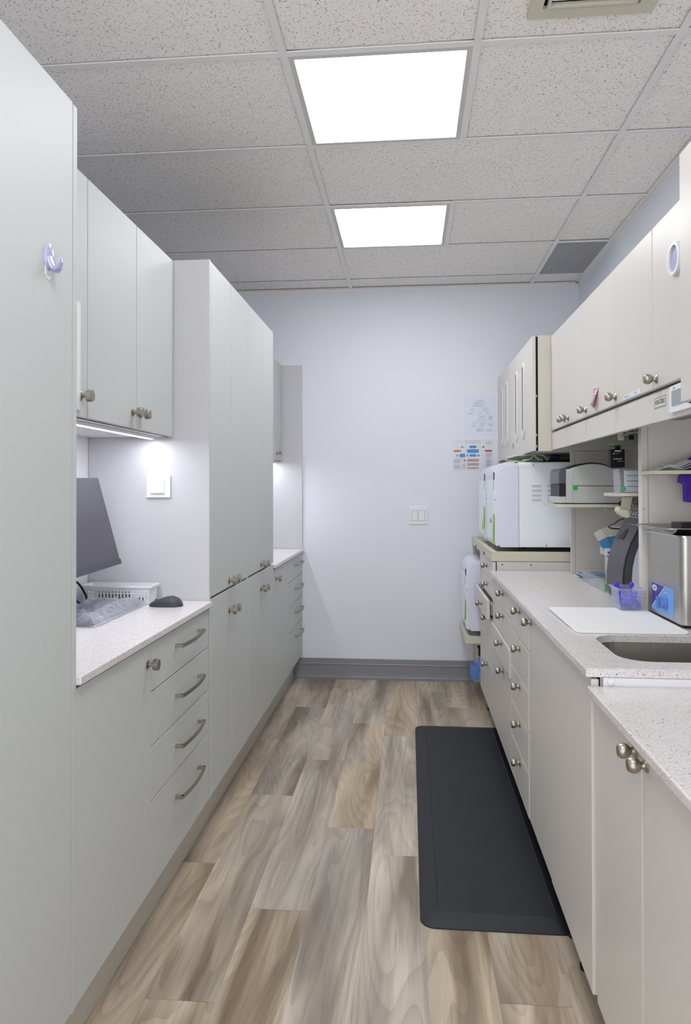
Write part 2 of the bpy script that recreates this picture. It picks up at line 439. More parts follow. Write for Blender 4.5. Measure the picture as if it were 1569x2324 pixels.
# ceiling: tiles with the T-bar grid
b = MB()
tx = [-1.625, -.406, .813, 2.032]     # left edges of the main tees (24 mm wide)
rows = [2.18325+.6096*k for k in range(-6, 5)]
tz = CZ+.008
openings = []
def tile(x0, x1, y0, y1):
    x0, x1 = max(x0, LXW), min(x1, RX)
    y0, y1 = max(y0, BY), min(y1, WY)
    if x1 > x0+.01 and y1 > y0+.01: b.box(x0, x1, y0, y1, tz, tz+.015)
LIGHTROWS = [0, 2, -3]  # last row: unseen panel added to brighten the room
ys = rows
for ri in range(-6, 5):
    y0 = 2.18325+.6096*ri; y1 = y0+.6096
    if ri == 4: y1 = WY-.006
    for ci in range(3):
        x0 = tx[ci]+.012; x1 = x0+1.2192
        if ci == 1 and ri in LIGHTROWS: tile(x0+.6096, x1, y0, y1)
        elif ci == 2 and ri == 3: tile(1.112, x1, y0, y1)
        elif ci == 1 and ri == -1: tile(x0, x0+.6096, y0, y1); tile(x0+.6096, .36, y0, y1); tile(.69, x1, y0, y1); tile(.36, .69, y0, 1.745); tile(.36, .69, 2.08, y1)
        elif ci == 1 and ri == 4: tile(x0, x1, y0, WY-.022)
        else: tile(x0, x1, y0, y1)
ceil = obj('ceiling', b, TILE, kind='structure', smooth=False, origin=(0, 0, CZ))
b = MB()
for x in tx[1:3]: b.box(x, x+.024, BY, WY, CZ, CZ+.004)
for ri in range(-6, 5):
    y0 = 2.18325+.6096*ri
    for ci in range(3):
        xa, xb = max(tx[ci]+.024, LXW), min(tx[ci+1] if ci+1 < 4 else RX, RX)
        if xb > xa: b.box(xa, xb, y0, y0+.024, CZ+.0004, CZ+.0044)
    if ri in LIGHTROWS or ri == -1: b.box(.2036, .2276, y0+.024, y0+.6096, CZ+.0004, CZ+.0044)
b.box(RX-.024, RX, BY, WY, CZ-.001, CZ+.004); b.box(LXW, RX, WY-.02, WY, CZ-.001, CZ+.002)
obj('ceiling_grid', b, TEE, ceil, smooth=False)
b = MB().box(LXW, RX, BY, WY, CZ+.06, CZ+.08)
obj('plenum', b, DARKGAP, ceil, smooth=False)
b = MB().prism([(RX, CZ-.02), (RX-.002, CZ-.02), (RX-.002, CZ-.001), (RX, CZ-.001)], BY, WY, 'y')
obj('trim_1', MB().box(RX-.003, RX, BY, WY, CZ-.022, CZ-.0015), TEE, kind='structure', smooth=False)
obj('trim_2', MB().box(LXW, RX-.004, WY-.003, WY, CZ-.018, CZ-.0015), TEE, kind='structure', smooth=False)

# LED panels in the ceiling
lab = {0: 'large square LED ceiling panel nearer the camera', 2: 'square LED ceiling panel further off, near the far wall'}
for ri in LIGHTROWS:
    y0 = 2.18325+.6096*ri+.024; y1 = y0+.5856; x0, x1 = -.382, .2036
    t = thing('ceiling_light', lab.get(ri, 'added square LED ceiling panel, out of frame, brightening the room'), 'ceiling light', ((x0+x1)/2, (y0+y1)/2, CZ), 'LED ceiling panels' )
    o = rr(x0, x1, y0, y1, .002, 1); i = rr(x0+.018, x1-.018, y0+.018, y1-.018, .002, 1)
    obj('frame', MB().ring(o, i, CZ+.0002, CZ+.02), LFRAME, t)
    obj('diffuser', MB().box(x0+.018, x1-.018, y0+.018, y1-.018, CZ+.004, CZ+.012), EMP, t, smooth=False)
# supply vent
t = thing('air_vent', 'off-white square supply air vent in the ceiling near the top edge of the picture', 'vent', (.525, 1.91, CZ))
o = rr(.347, .703, 1.735, 2.092, .004, 1); i = rr(.385, .655, 1.79, 2.05, .004, 1)
obj('flange', MB().ring(o, i, CZ-.004, CZ+.008), BEIGE, t)
o = rr(.396, .644, 1.80, 2.040, .003, 1); i = rr(.404, .636, 1.808, 2.032, .003, 1)
b = MB().ring(o, i, CZ-.010, CZ+.004)
obj('inner_frame', b, BEIGE, t)
b = MB().box(.404, .636, 1.80, 2.04, CZ+.03, CZ+.035)
obj('duct', b, DARKGAP, t, smooth=False)
for k in range(6):
    yy = 1.83+.038*k
    obj('louvre', MB().box(.406, .634, -.012, .012, -.001, .001, M=Matrix.Translation((0, yy, CZ+.002)) @ Matrix.Rotation(.7, 4, 'X')), WPL, t, smooth=False)
# return grille
t = thing('return_grille', 'dark grey egg-crate return air grille in the far right of the ceiling', 'vent', (.975, 4.33, CZ))
gx0, gx1, gy0, gy1 = .837, 1.112, 4.036, 4.621
obj('filter', MB().box(gx0, gx1, gy0, gy1, CZ+.022, CZ+.027), GRILLB, t, smooth=False)
b = MB()
x = gx0
while x < gx1: b.box(x, x+.0012, gy0, gy1, CZ+.003, CZ+.02); x += .0135
y = gy0
while y < gy1: b.box(gx0, gx1, y, y+.0012, CZ+.003, CZ+.0195); y += .0135
obj('lattice', b, GRILLE, t, smooth=False)

# ================================================================== hardware prototypes
def drum_knob(d=1):          # left side, axis +x : flange, stem, drum
    return MB().lathe([(.0125, 0), (.0125, .0025), (.010, .004), (.0055, .0045), (.0055, .018), (.0155, .0185), (.016, .0195), (.016, .032), (.0152, .033), (0, .033)], (0, 0, 0), (1, 0, 0), 28)
def ball_knob():             # right side, axis -x : flange, waist, ball with flat face
    pr = [(.0128, 0), (.0130, .0012), (.0122, .0026), (.0098, .0040), (.0075, .0065), (.0066, .0095), (.0068, .0120)]
    for k in range(11):
        a = math.radians(-60+k*(60+42)/10); pr.append((.0147*math.cos(a), .0245+.0147*math.sin(a)))
    pr += [(.0100, .0350), (0, .0352)]
    return MB().lathe(pr, (0, 0, 0), (-1, 0, 0), 28)
protoL = protoR = protoH = None
def knobL(parent, x, y, z):
    global protoL
    if protoL is None:
        protoL = obj('knob', drum_knob(), NICKEL, parent, origin=(0, 0, 0)); protoL.location = Vector((x, y, z))-wl(parent); WL[protoL.name] = Vector((x, y, z))
        return protoL
    return inst('knob', protoL, parent, (x, y, z))
def knobR(parent, x, y, z):
    global protoR
    if protoR is None:
        protoR = obj('knob', ball_knob(), NICKEL, parent, origin=(0, 0, 0)); protoR.location = Vector((x, y, z))-wl(parent); WL[protoR.name] = Vector((x, y, z))
        return protoR
    return inst('knob', protoR, parent, (x, y, z))
def handle(parent, x, y, z, L=.128):
    """arched flat bar pull along y, centred at y"""
    b = MB(); h = L/2
    for sgn in (-1, 1):
        b.box(0, .026, sgn*h-.006, sgn*h+.006, -.0052, .0052, bev=.0012)
    N = 10
    pts = [(.022+.010*math.sin(math.pi*k/N), -h-.006+(2*h+.012)*k/N, 0) for k in range(N+1)]
    b.tube(pts, (.0032, .0052), 4, flat=(1, 0, 0), sub=1)
    bmesh.ops.translate(b.bm, vec=(x, y, z), verts=b.bm.verts)
    return obj('handle', b, NICKEL, parent)

G = .0015   # half gap between fronts
# ================================================================== LEFT SIDE
FX = -.735; DT = .019; KX = -.795; KZ = .165; TZ = 2.158; CT = .893
BW = -1.2      # niche back
def frontL(name, parent, x, y0, y1, z0, z1, mat_=None):
    obj('seam_shadow', MB().box(x-DT-.0012, x-DT-.0004, y0, y1, z0, z1), DARKGAP, parent, smooth=False)  # dark sheet behind the front paints shadow into the seams
    return obj(name, MB().box(x-DT, x, y0+G*1.4, y1-G*1.4, z0+G*1.2, z1-G*1.2, bev=.0010), mat_ or LAML, parent)
def bodyL(parent, x, y0, y1, z0, z1, m=None):
    # carcass: slightly behind the fronts; dark reveal between
    return obj('body', MB().box(BW, x-DT-.002, y0+.0005, y1-.0005, z0, z1), m or LAML, parent, smooth=False)
def reveal(b, x, y0, y1, z0, z1): pass

obj('back_panel', MB().box(BW-.018, BW-.0005, 1.502, 2.548, CT-.02, TZ), LAMW, None, 'white panel behind the computer monitor on the left', 'panel', smooth=False)
obj('back_panel', MB().box(BW-.018, BW-.0005, 3.781, WY-.002, CT-.02, TZ), LAMW, None, 'white panel at the back of the far left counter', 'panel', smooth=False)
# near tall cabinet
t = thing('tall_cabinet', 'tall pale grey cabinet at the left edge carrying the lilac hook', 'cabinet', (-.97, 1.0, 0))
obj('body', MB().box(BW, FX-DT-.002, .62, 1.484, KZ, TZ), LAML, t, smooth=False)
obj('side_panel', MB().box(BW, FX+.001, 1.4845, 1.501, KZ, TZ-.003), LAML, t, smooth=False)
frontL('door', t, FX, 1.05, 1.484, KZ, TZ+.003); frontL('door', t, FX, .62, 1.05, KZ, TZ+.003)

# near base: door cabinet
t = thing('base_cabinet', 'grey one-door base cabinet beside the four drawers with bar handles', 'cabinet', (-.97, 1.73, 0))
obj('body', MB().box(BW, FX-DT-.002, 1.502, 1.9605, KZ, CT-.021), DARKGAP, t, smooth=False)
d = frontL('door', t, FX, 1.502, 1.961, KZ, CT-.026)
knobL(d, FX, 1.930, .813)
t = thing('drawer_cabinet', 'grey four-drawer base cabinet with arched bar handles under the mouse', 'drawer cabinet', (-.97, 2.25, 0))
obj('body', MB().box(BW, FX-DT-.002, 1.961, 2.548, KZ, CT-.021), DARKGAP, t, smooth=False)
zs = [CT-.026, .727, .572, .416, KZ]
for k in range(4):
    d = frontL('drawer', t, FX, 1.961, 2.533, zs[k+1], zs[k])
    handle(d, FX, 2.290, (.813, .655, .497, .337)[k], .235)
obj('countertop', MB().box(BW, FX+.012, 1.5015, 2.5475, CT-.020, CT, bev=.0025), QUARTZ, None, 'white speckled quartz countertop under the computer monitor on the left', 'countertop')

# upper cabinets near
UX = -.873; UB = 1.499
UD = [(1.502, 1.848), (1.848, 2.195), (2.195, 2.545)]
t = thing('wall_cabinet', 'single-door grey wall cabinet beside the cabinet carrying the hook', 'cabinet', (-1.03, 1.67, UB))
obj('body', MB().box(BW, UX-DT-.002, 1.502, 1.8475, UB+.001, TZ), LAMW, t, smooth=False)
d = frontL('door', t, UX, *UD[0], UB, TZ); knobL(d, UX, 1.808, 1.556)
t = thing('wall_cabinet', 'two-door grey wall cabinet above the wireless switch, left side', 'cabinet', (-1.03, 2.2, UB))
obj('body', MB().box(BW, UX-DT-.002, 1.8485, 2.5445, UB+.001, TZ), LAMW, t, smooth=False)
d = frontL('door', t, UX, *UD[1], UB, TZ); knobL(d, UX, 2.163, 1.550)
d = frontL('door', t, UX, *UD[2], UB, TZ); knobL(d, UX, 2.228, 1.550)
t = thing('led_bar', 'glowing white LED light bar under the near left wall cabinets', 'light', (-.945, 2.0, UB))
obj('housing', MB().box(-.962, -.927, 1.51, 2.515, UB-.009, UB), LAMW, t, smooth=False)
obj('diffuser', MB().box(-.952, -.937, 1.515, 2.512, UB-.0094, UB-.0088), EML, t, smooth=False)
# narrow white strip on first door
obj('white_strip', MB().box(UX, UX+.008, 1.60, 1.792, 1.515, 1.80, bev=.001), WPL, None, 'narrow white strip on the nearest left wall cabinet door', 'holder')

# middle tall cabinets
tall = [(2.549, 2.869, 3.165), (3.165, 3.489, 3.780)]
tl = ['tall two-door grey cabinet nearer the camera, middle of the left row', 'tall two-door grey cabinet further back, middle of the left row']
for (a, m_, c), lb in zip(tall, tl):
    t = thing('tall_cabinet', lb, 'cabinet', (-.97, (a+c)/2, 0))
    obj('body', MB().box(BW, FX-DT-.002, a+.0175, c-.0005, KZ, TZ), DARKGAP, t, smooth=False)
    obj('side_panel', MB().box(BW, FX-.003, a, a+.017, KZ, TZ), LAMS, t, smooth=False)
    obj('edge_band', MB().box(FX-.003, FX-.0005, a, a+.017, KZ, TZ), LAML, t, smooth=False)
    a2 = a+.017
    for (p, q, ky) in ((a2, m_, m_-.035), (m_, c, m_+.035)):
        d = frontL('door', t, FX, p, q, .903, TZ); knobL(d, FX, ky, .931)
        d = frontL('door', t, FX, p, q, KZ, .897); knobL(d, FX, ky, .810)
# far base and upper
t = thing('base_cabinet', 'grey one-door base cabinet by the far drawers on the left', 'cabinet', (-.97, 4.02, 0))
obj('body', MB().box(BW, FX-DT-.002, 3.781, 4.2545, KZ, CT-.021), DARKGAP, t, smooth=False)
d = frontL('door', t, FX, 3.781, 4.255, KZ, CT-.026); knobL(d, FX, 3.850, .810)
t = thing('drawer_cabinet', 'grey four-drawer base cabinet against the far wall on the left', 'drawer cabinet', (-.97, 4.54, 0))
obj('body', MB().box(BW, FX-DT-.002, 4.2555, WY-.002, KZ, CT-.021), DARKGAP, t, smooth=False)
for k in range(4):
    d = frontL('drawer', t, FX, 4.255, WY-.002, zs[k+1], zs[k])
    handle(d, FX, 4.62, (.813, .660, .508, .356)[k], .235)
obj('countertop', MB().box(BW, FX+.012, 3.7805, WY-.001, CT-.020, CT, bev=.0025), QUARTZ, None, 'short white quartz countertop at the far end of the left row', 'countertop')
t = thing('wall_cabinet', 'grey wall cabinet at the far end of the left row, half hidden', 'cabinet', (-1.03, 4.3, UB))
obj('body', MB().box(BW, UX-DT-.002, 3.781, WY-.022, UB+.001, TZ), LAMW, t, smooth=False)
d = frontL('door', t, UX, 3.781, 4.30, UB, TZ)
d = frontL('door', t, UX, 4.30, WY-.022, UB, TZ); knobL(d, UX, 4.60, 1.540)
obj('end_panel', MB().box(BW, FX+.001, WY-.0195, WY-.0015, CT+.001, TZ, bev=.0008), LAMS, None, 'narrow grey upright panel against the far wall at the end of the left row', 'panel')
t = thing('led_bar', 'white LED light bar under the far left wall cabinet', 'light', (-.945, 4.3, UB))
obj('housing', MB().box(-.962, -.927, 3.80, 4.78, UB-.009, UB), LAMW, t, smooth=False)
obj('diffuser', MB().box(-.952, -.937, 3.805, 4.775, UB-.0094, UB-.0088), EML, t, smooth=False)
# plinth
obj('plinth', MB().box(KX-.018, KX, .62, WY-.02, 0, KZ), PLINTH, None, 'long grey toe-kick board under the left row of cabinets', 'plinth', smooth=False)

# hook
t = thing('wall_hook', 'glossy lilac adhesive hook on the tall cabinet at the left edge', 'hook', (FX, 1.378, 1.75))
b = MB()
def hookplate(u, v):
    a = 2*math.pi*u; r = v
    return Vector((FX+.0025+.0065*max(0, 1-r*r)**.5 if r < .999 else FX+.0004, 1.378+.0175*math.cos(a)*r, 1.783+.029*math.sin(a)*r))
b.grid(hookplate, 32, 10)
bmesh.ops.remove_doubles(b.bm, verts=b.bm.verts, dist=.00005)
obj('plate', b, LILAC, t)
hx = (.004, .007, .011, .016, .022, .0265, .0275); hz_ = (1.790, 1.772, 1.760, 1.755, 1.759, 1.770, 1.783)
hw = (.012, .015, .0155, .014, .011, .008, .0035); ht = (.003, .005, .006, .0055, .004, .003, .0012)
def prong(u, v):
    q = min(v*6, 5.9999); k = int(q); f = q-k; f = f*f*(3-2*f)*.5+f*.5; L = lambda A: A[k]+(A[k+1]-A[k])*f
    dx, dz = hx[k+1]-hx[k], hz_[k+1]-hz_[k]; n = math.hypot(dx, dz); a = 2*math.pi*u
    c = L(ht)*math.cos(a)
    return Vector((FX+L(hx)+c*(-dz/n), 1.378+L(hw)*math.sin(a), L(hz_)+c*dx/n))
b = MB().grid(prong, 20, 30); bmesh.ops.remove_doubles(b.bm, verts=b.bm.verts, dist=.00005); bmesh.ops.holes_fill(b.bm, edges=b.bm.edges[:], sides=60); bmesh.ops.recalc_face_normals(b.bm, faces=b.bm.faces[:])
obj('prong', b, LILAC, t)
b = MB().prism([(1.366, 1.765), (1.390, 1.765), (1.390, 1.746), (1.385, 1.739), (1.378, 1.736), (1.371, 1.739), (1.366, 1.746)], FX, FX+.0012, 'x')
for k in range(4): b.box(FX+.0012, FX+.0016, 1.3695+.0052*k, 1.3705+.0052*k, 1.743, 1.750, m=1)
obj('adhesive_tab', b, [WPL, CABG], t, label='white adhesive tab')

# plate switch on the tall cabinet side in the niche
t = thing('light_switch', 'square white wireless switch on the panel beside the left niche', 'switch', (-.927, 2.548, 1.274))
obj('plate', MB().box(-.972, -.881, 2.538, 2.5485, 1.274, 1.359, bev=.003), WPL, t)
obj('rocker', MB().box(-.955, -.901, 2.531, 2.5385, 1.290, 1.345, bev=.0025), SWPL, t)

# monitor
t = thing('computer_monitor', 'dark flat computer monitor tilted back behind the tall cabinet', 'monitor', (-1.08, 2.1, CT))
B1 = Vector((-.993, 2.358, 1.052)); T1 = Vector((-1.072, 2.352, 1.346)); A1 = Vector((-.985, 1.98, 1.046))
ex = (B1-A1).normalized(); ey = (T1-B1); ey = (ey-ex*ey.dot(ex)).normalized()
M = frame(B1-ex*.535, ex, ey)   # z = out of the screen
if M.col[2][0] < 0: M = frame(B1-ex*.535, ex, ey, -(ex.cross(ey)))
HH = .305
obj('housing', MB(M).box(0, .535, 0, HH, -.022, -.001, bev=.002), MONB, t)
obj('screen', MB(M).box(.003, .532, .016, HH-.002, -.001, .0006), MONG, t, smooth=False)
obj('bezel', MB(M).box(0, .535, -.003, .0155, -.001, .003, bev=.0008), MONB, t, label='grey lower bezel')
b = MB().tube([(-1.05, 2.10, 1.20), (-1.10, 2.10, 1.20), (-1.185, 2.10, 1.20)], .014, 12, sub=1).box(-1.1995, -1.185, 2.05, 2.15, 1.15, 1.25, bev=.003)
obj('mount_arm', b, MONB, t)

# keyboard in a plastic sleeve
t = thing('keyboard', 'keyboard wrapped in a crumpled shiny plastic cover on the left countertop', 'keyboard', (-1.04, 2.25, CT))
b = MB().prism(rr(-1.115, -.955, 2.045, 2.46, .006), CT+.001, CT+.014)
for r_ in range(5):
    for c_ in range(17):
        b.box(-1.108+.030*r_, -1.083+.030*r_, 2.052+.0237*c_, 2.072+.0237*c_, CT+.014, CT+.019, bev=.002, seg=1)
obj('key_deck', b, MONB, t)
def sleeve(side):
    def f(u, v):
        x = -1.15+.215*u; y = 2.025+.418*v
        e = min(u, 1-u)*.215; e2 = min(v, 1-v)*.418; ed = min(1, min(e, e2)/.03)
        n = noise.noise(Vector((x*12, y*9, 3)))*.006-abs(noise.noise(Vector((x*26+y*12, y*9-x*8, 9))))*.014
        n += -abs(noise.noise(Vector((x*18-y*30, y*12+x*30, 5))))*.012-abs(noise.noise(Vector((x*60+y*20, y*34, 2))))*.005
        z = CT+.0015+max(.0195, .034+n)*(ed**.5)+abs(noise.noise(Vector((x*60, y*60, 1))))*.006*(1-ed)
        wob = .008*noise.noise(Vector((y*14, x*3, 7)))
        return Vector((x+wob*(2*u-1), y+.008*noise.noise(Vector((x*18, y*2, 2)))*(2*v-1), max(z, CT+.0008)))
    return f
obj('plastic_cover', MB().grid(sleeve(0), 90, 170), PLASTIC, t, label='crumpled clear plastic cover')

# white perforated basket behind
t = thing('storage_basket', 'white perforated plastic basket behind the wrapped keyboard', 'basket', (-1.05, 2.49, CT))
bx0, bx1, by0, by1, bz0, bz1 = -1.178, -.925, 2.45, 2.533, CT+.001, .960
b = MB()
b.box(bx0+.01, bx1-.01, by0+.008, by1-.004, bz0, bz0+.003)
b.ring(rr(bx0-.006, bx1+.008, by0-.006, by1+.003, .008), rr(bx0+.001, bx1-.001, by0+.001, by1-.002, .006), bz1-.008, bz1)
b.ring(rr(bx0, bx1, by0, by1, .008), rr(bx0+.003, bx1-.003, by0+.003, by1-.003, .006), bz1-.021, bz1-.007)
b.ring(rr(bx0+.006, bx1-.006, by0+.004, by1-.002, .008), rr(bx0+.009, bx1-.009, by0+.007, by1-.005, .006), bz0, bz0+.010)
n_ = 19
for k in range(n_+1):
    x = bx0+.008+(bx1-bx0-.016)*k/n_
    b.tube([(x, by0+.006, bz0+.008), (x, by0+.0015, bz1-.016)], (.0035, .0015), 4, flat=(1, 0, 0), sub=1)
    b.tube([(x, by1-.006, bz0+.008), (x, by1-.002, bz1-.016)], (.0035, .0015), 4, flat=(1, 0, 0), sub=1)
b.box(bx0+.004, bx1-.004, by0+.0005, by0+.003, bz1-.030, bz1-.026)
for k in range(6):
    y = by0+.008+(by1-by0-.014)*k/5
    b.tube([(bx1-.007, y, bz0+.008), (bx1-.0025, y, bz1-.016)], (.0015, .004), 4, flat=(1, 0, 0), sub=1)
    b.tube([(bx0+.007, y, bz0+.008), (bx0+.0025, y, bz1-.016)], (.0015, .004), 4, flat=(1, 0, 0), sub=1)
obj('basket_body', b, WPL, t)
obj('marker_pen', MB().cyl((-1.10, 2.475, .905), (-.96, 2.485, .907), .006), CABB, None, 'dark blue pen lying in the white basket', 'pen')
obj('black_case', MB().box(-1.14, -1.02, 2.50, 2.52, .8975, .932, bev=.002), BLACK, None, 'small black case inside the white basket', 'case')
# mouse
t = thing('computer_mouse', 'dark grey computer mouse on the left countertop', 'mouse', (-.855, 2.43, CT))
def mouse(u, v):
    # along x -.918..-.796
    a = math.pi*v; X = -1+2*u
    wv = .032*(1-abs(X)**3.2)**.5 if abs(X) < 1 else 0
    T = (0, .12, .3, .5, .68, .84, 1); H = (.009, .016, .024, .032, .035, .029, .012); q = min(u*.9999, .9999)
    i = max(k for k in range(6) if T[k] <= q); fr_ = (q-T[i])/(T[i+1]-T[i]); fr_ = fr_*fr_*(3-2*fr_)*.4+fr_*.6
    hz = (H[i]+(H[i+1]-H[i])*fr_)*(1-abs(X)**14)
    return Vector((-.857+.061*X, 2.43+wv*math.cos(a)*1.0, CT+.001+hz*(math.sin(a)**.55 if 0 < v < 1 else 0)))
b = MB().grid(mouse, 28, 16)
obj('shell', b, MOUSEM, t)
obj('wheel', MB().cyl((-.893, 2.427, CT+.019), (-.893, 2.433, CT+.019), .005), BLACK, t)
# cables beside monitor
obj('power_cable', MB().tube([(-1.165, 2.47, CT+.006), (-1.160, 2.44, .93), (-1.165, 2.41, .965), (-1.17, 2.37, .985), (-1.175, 2.30, .97), (-1.18, 2.20, CT+.01)], .004), CABK, None, 'black cable looping up behind the keyboard at the left', 'cable')
obj('data_cable', MB().tube([(-1.175, 2.43, CT+.006), (-1.18, 2.40, .915), (-1.185, 2.36, .94), (-1.185, 2.28, .90)], .004), CABB, None, 'blue data cable behind the keyboard at the left', 'cable')

# ================================================================== RIGHT SIDE
DX = .425; RC = .885; BZ = .12
def frontR(name, parent, x, y0, y1, z0, z1, m=None, bev=.003):
    obj('seam_shadow', MB().box(x+.0184, x+.0192, y0, y1, z0, z1), DARKGAP, parent, smooth=False)  # dark backing sheet stands in for shade in the door gaps
    return obj(name, MB().box(x, x+.018, y0+G, y1-G, z0+G, z1-G, bev=bev), m or LAMR, parent)
def base_legs(parent, y0, y1, xx=.475):
    for yy in (y0+.05, y1-.05):
        for x_ in (xx, 1.0):
            b = MB().cyl((x_, yy, 0), (x_, yy, .012), .018).cyl((x_, yy, .012), (x_, yy, BZ), .010)
            obj('foot', b, BLACK, parent)
# far drawer unit (five drawers) with higher top
t = thing('drawer_cabinet', 'five-drawer grey cabinet beside the low steriliser, right row far end', 'drawer cabinet', (.8, 3.98, 0))
obj('body', MB().box(.447, RX-.002, 3.670, 4.305, BZ, .930), CARC, t, smooth=False)
zc = [.930, .825, .733, .630, .375, BZ]; kz = [.885, .783, .678, .598, .345]
for k in range(5):
    off = -.030 if k == 2 else 0
    d = frontR('drawer', t, DX+off, 3.668, 4.305, zc[k+1], zc[k])
    if off: obj('drawer_box', MB().box(DX+.018+off, .60, 3.70, 4.27, zc[k+1]+.02, zc[k]-.03), CARC, d, smooth=False)
    knobR(d, DX+off, 3.92, kz[k])
base_legs(t, 3.70, 4.28)
for xx in (.62, .475): obj('screw', MB().lathe([(.004, 0), (.003, .0015), (0, .002)], (xx, 3.670, .915), (0, -1, 0), 12), INKD, t)
# second
t = thing('drawer_cabinet', 'four-drawer grey cabinet under the far end of the right quartz countertop', 'drawer cabinet', (.8, 3.34, 0))
obj('body', MB().box(.447, RX-.002, 3.0155, 3.6665, BZ, RC-.021), CARC, t, smooth=False)
zc = [.862, .750, .627, .505, BZ]; kz = [.829, .727, .603, .478]
for k in range(4):
    d = frontR('drawer', t, DX-(.007 if k == 2 else 0), 3.015, 3.667, zc[k+1], zc[k]); knobR(d, DX-(.007 if k == 2 else 0), 3.26, kz[k])
base_legs(t, 3.04, 3.64)
# third
t = thing('drawer_cabinet', 'narrow five-drawer grey cabinet next to the long plain doors, right row', 'drawer cabinet', (.8, 2.79, 0))
obj('body', MB().box(.447, RX-.002, 2.5805, 3.0145, BZ, RC-.021), CARC, t, smooth=False)
zc = [.862, .720, .575, .430, .284, BZ]; kz = [.833, .687, .542, .396, .249]
for k in range(5):
    d = frontR('drawer', t, DX, 2.580, 3.015, zc[k+1], zc[k]); knobR(d, DX, 2.775, kz[k])
base_legs(t, 2.60, 2.99)
# sink cabinet
t = thing('base_cabinet', 'long plain-door grey cabinet under the sink', 'cabinet', (.8, 2.14, 0))
bm_ = MB().box(.447, .462, 1.7105, 2.5795, BZ, RC-.021).box(.462, RX-.002, 1.7105, 1.729, BZ, RC-.021).box(.462, RX-.002, 2.561, 2.5795, BZ, RC-.021).box(.462, RX-.002, 1.729, 2.561, BZ, BZ+.018)
obj('body', bm_, CARC, t, smooth=False)
d = frontR('door', t, DX+.002, 2.180, 2.578, BZ, .860); knobR(d, DX+.002, 2.535, .835)
frontR('door', t, DX, 1.702, 2.180, BZ, .861)
base_legs(t, 1.93, 2.17, .478)
obj('end_fascia', MB().box(.452, RX-.002, 1.702, 1.7095, .800, .8635), WPL, t, smooth=False)
obj('cover_cap', MB().lathe([(.0085, 0), (.0085, .001), (.0075, .003), (.004, .0038), (0, .004)], (.470, 1.702, .854), (0, -1, 0), 20), WPL, t, label='round white screw cap')

# main countertop with sink opening
b = MB()
X0, X1, Y0, Y1 = .412, RX-.001, 1.700, 3.667
sx0, sx1, sy0, sy1, sr = .520, 1.02, 1.775, 2.092, .075
inn = rr(sx0, sx1, sy0, sy1, sr, 8)
# outer polygon sampled to match inner count by angle: use projected ring
cx, cy = (sx0+sx1)/2, (sy0+sy1)/2
def outer_pt(p, xa, xb, ya, yb):
    dx, dy = p[0]-cx, p[1]-cy
    t_ = min((xb-cx)/dx if dx > 0 else ((xa-cx)/dx if dx < 0 else 1e9), (yb-cy)/dy if dy > 0 else ((ya-cy)/dy if dy < 0 else 1e9))
    return (cx+dx*t_, cy+dy*t_)
ya, yb = Y0, 2.2
outp = [outer_pt(p, X0, X1, ya, yb) for p in inn]
for cxx, cyy in ((X0, ya), (X1, ya), (X0, yb), (X1, yb)):   # snap corners
    k = min(range(len(outp)), key=lambda i: (outp[i][0]-cxx)**2+(outp[i][1]-cyy)**2); outp[k] = (cxx, cyy)
k = min(range(len(outp)), key=lambda i: (outp[i][0]-X0)**2+(outp[i][1]-ya)**2)
b.ring(outp, inn, RC-.020, RC)
b.box(X0, X1, 2.2, Y1, RC-.020, RC)
bmesh.ops.remove_doubles(b.bm, verts=b.bm.verts, dist=.0002)
es = [e for e in b.bm.edges if len(e.link_faces) == 2 and e.calc_face_angle(0) > 1.0 and all(abs(v.co.z-RC) < 1e-4 for v in e.verts) and (all(abs(v.co.x-X0) < 1e-4 for v in e.verts) or all(abs(v.co.y-Y0) < 1e-4 for v in e.verts))]
bmesh.ops.bevel(b.bm, geom=es, offset=.003, segments=2, affect='EDGES')
ct = obj('countertop', b, QUARTZ, None, 'long white speckled quartz countertop with the sink, right side', 'countertop')
# sink
t = thing('sink', 'undermount stainless steel sink in the right countertop', 'sink', (cx, cy, RC-.2))
b = MB(); top = rr(sx0-.006, sx1+.006, sy0-.006, sy1+.006, sr, 8); bot = rr(sx0+.012, sx1-.012, sy0+.012, sy1-.012, sr-.01, 8)
zt, zb = RC-.0205, RC-.185
A = [b.bm.verts.new((*p, zt)) for p in top]; Bv = [b.bm.verts.new((*p, zb+.015)) for p in bot]
bot2 = rr(sx0+.03, sx1-.03, sy0+.03, sy1-.03, sr-.025, 8); Cv = [b.bm.verts.new((*p, zb)) for p in bot2]
for P, Q in ((A, Bv), (Bv, Cv)):
    for i in range(len(P)): j = (i+1) % len(P); b.bm.faces.new((P[i], Q[i], Q[j], P[j]))
b.bm.faces.new(Cv)
obj('basin', b, SINKM, t)
obj('drain', MB().lathe([(0, 0), (.04, .001), (.043, .003), (.045, .0005)], (cx, cy, zb), (0, 0, 1), 28), STEEL, t)
obj('spatula', MB().tube([(.585, 1.985, .722), (.655, 2.005, .80), (.668, 2.008, .825)], (.003, .012), 4, flat=(0, 0, 1), sub=1), STEEL, None, 'thin steel instrument lying in the sink', 'instrument')

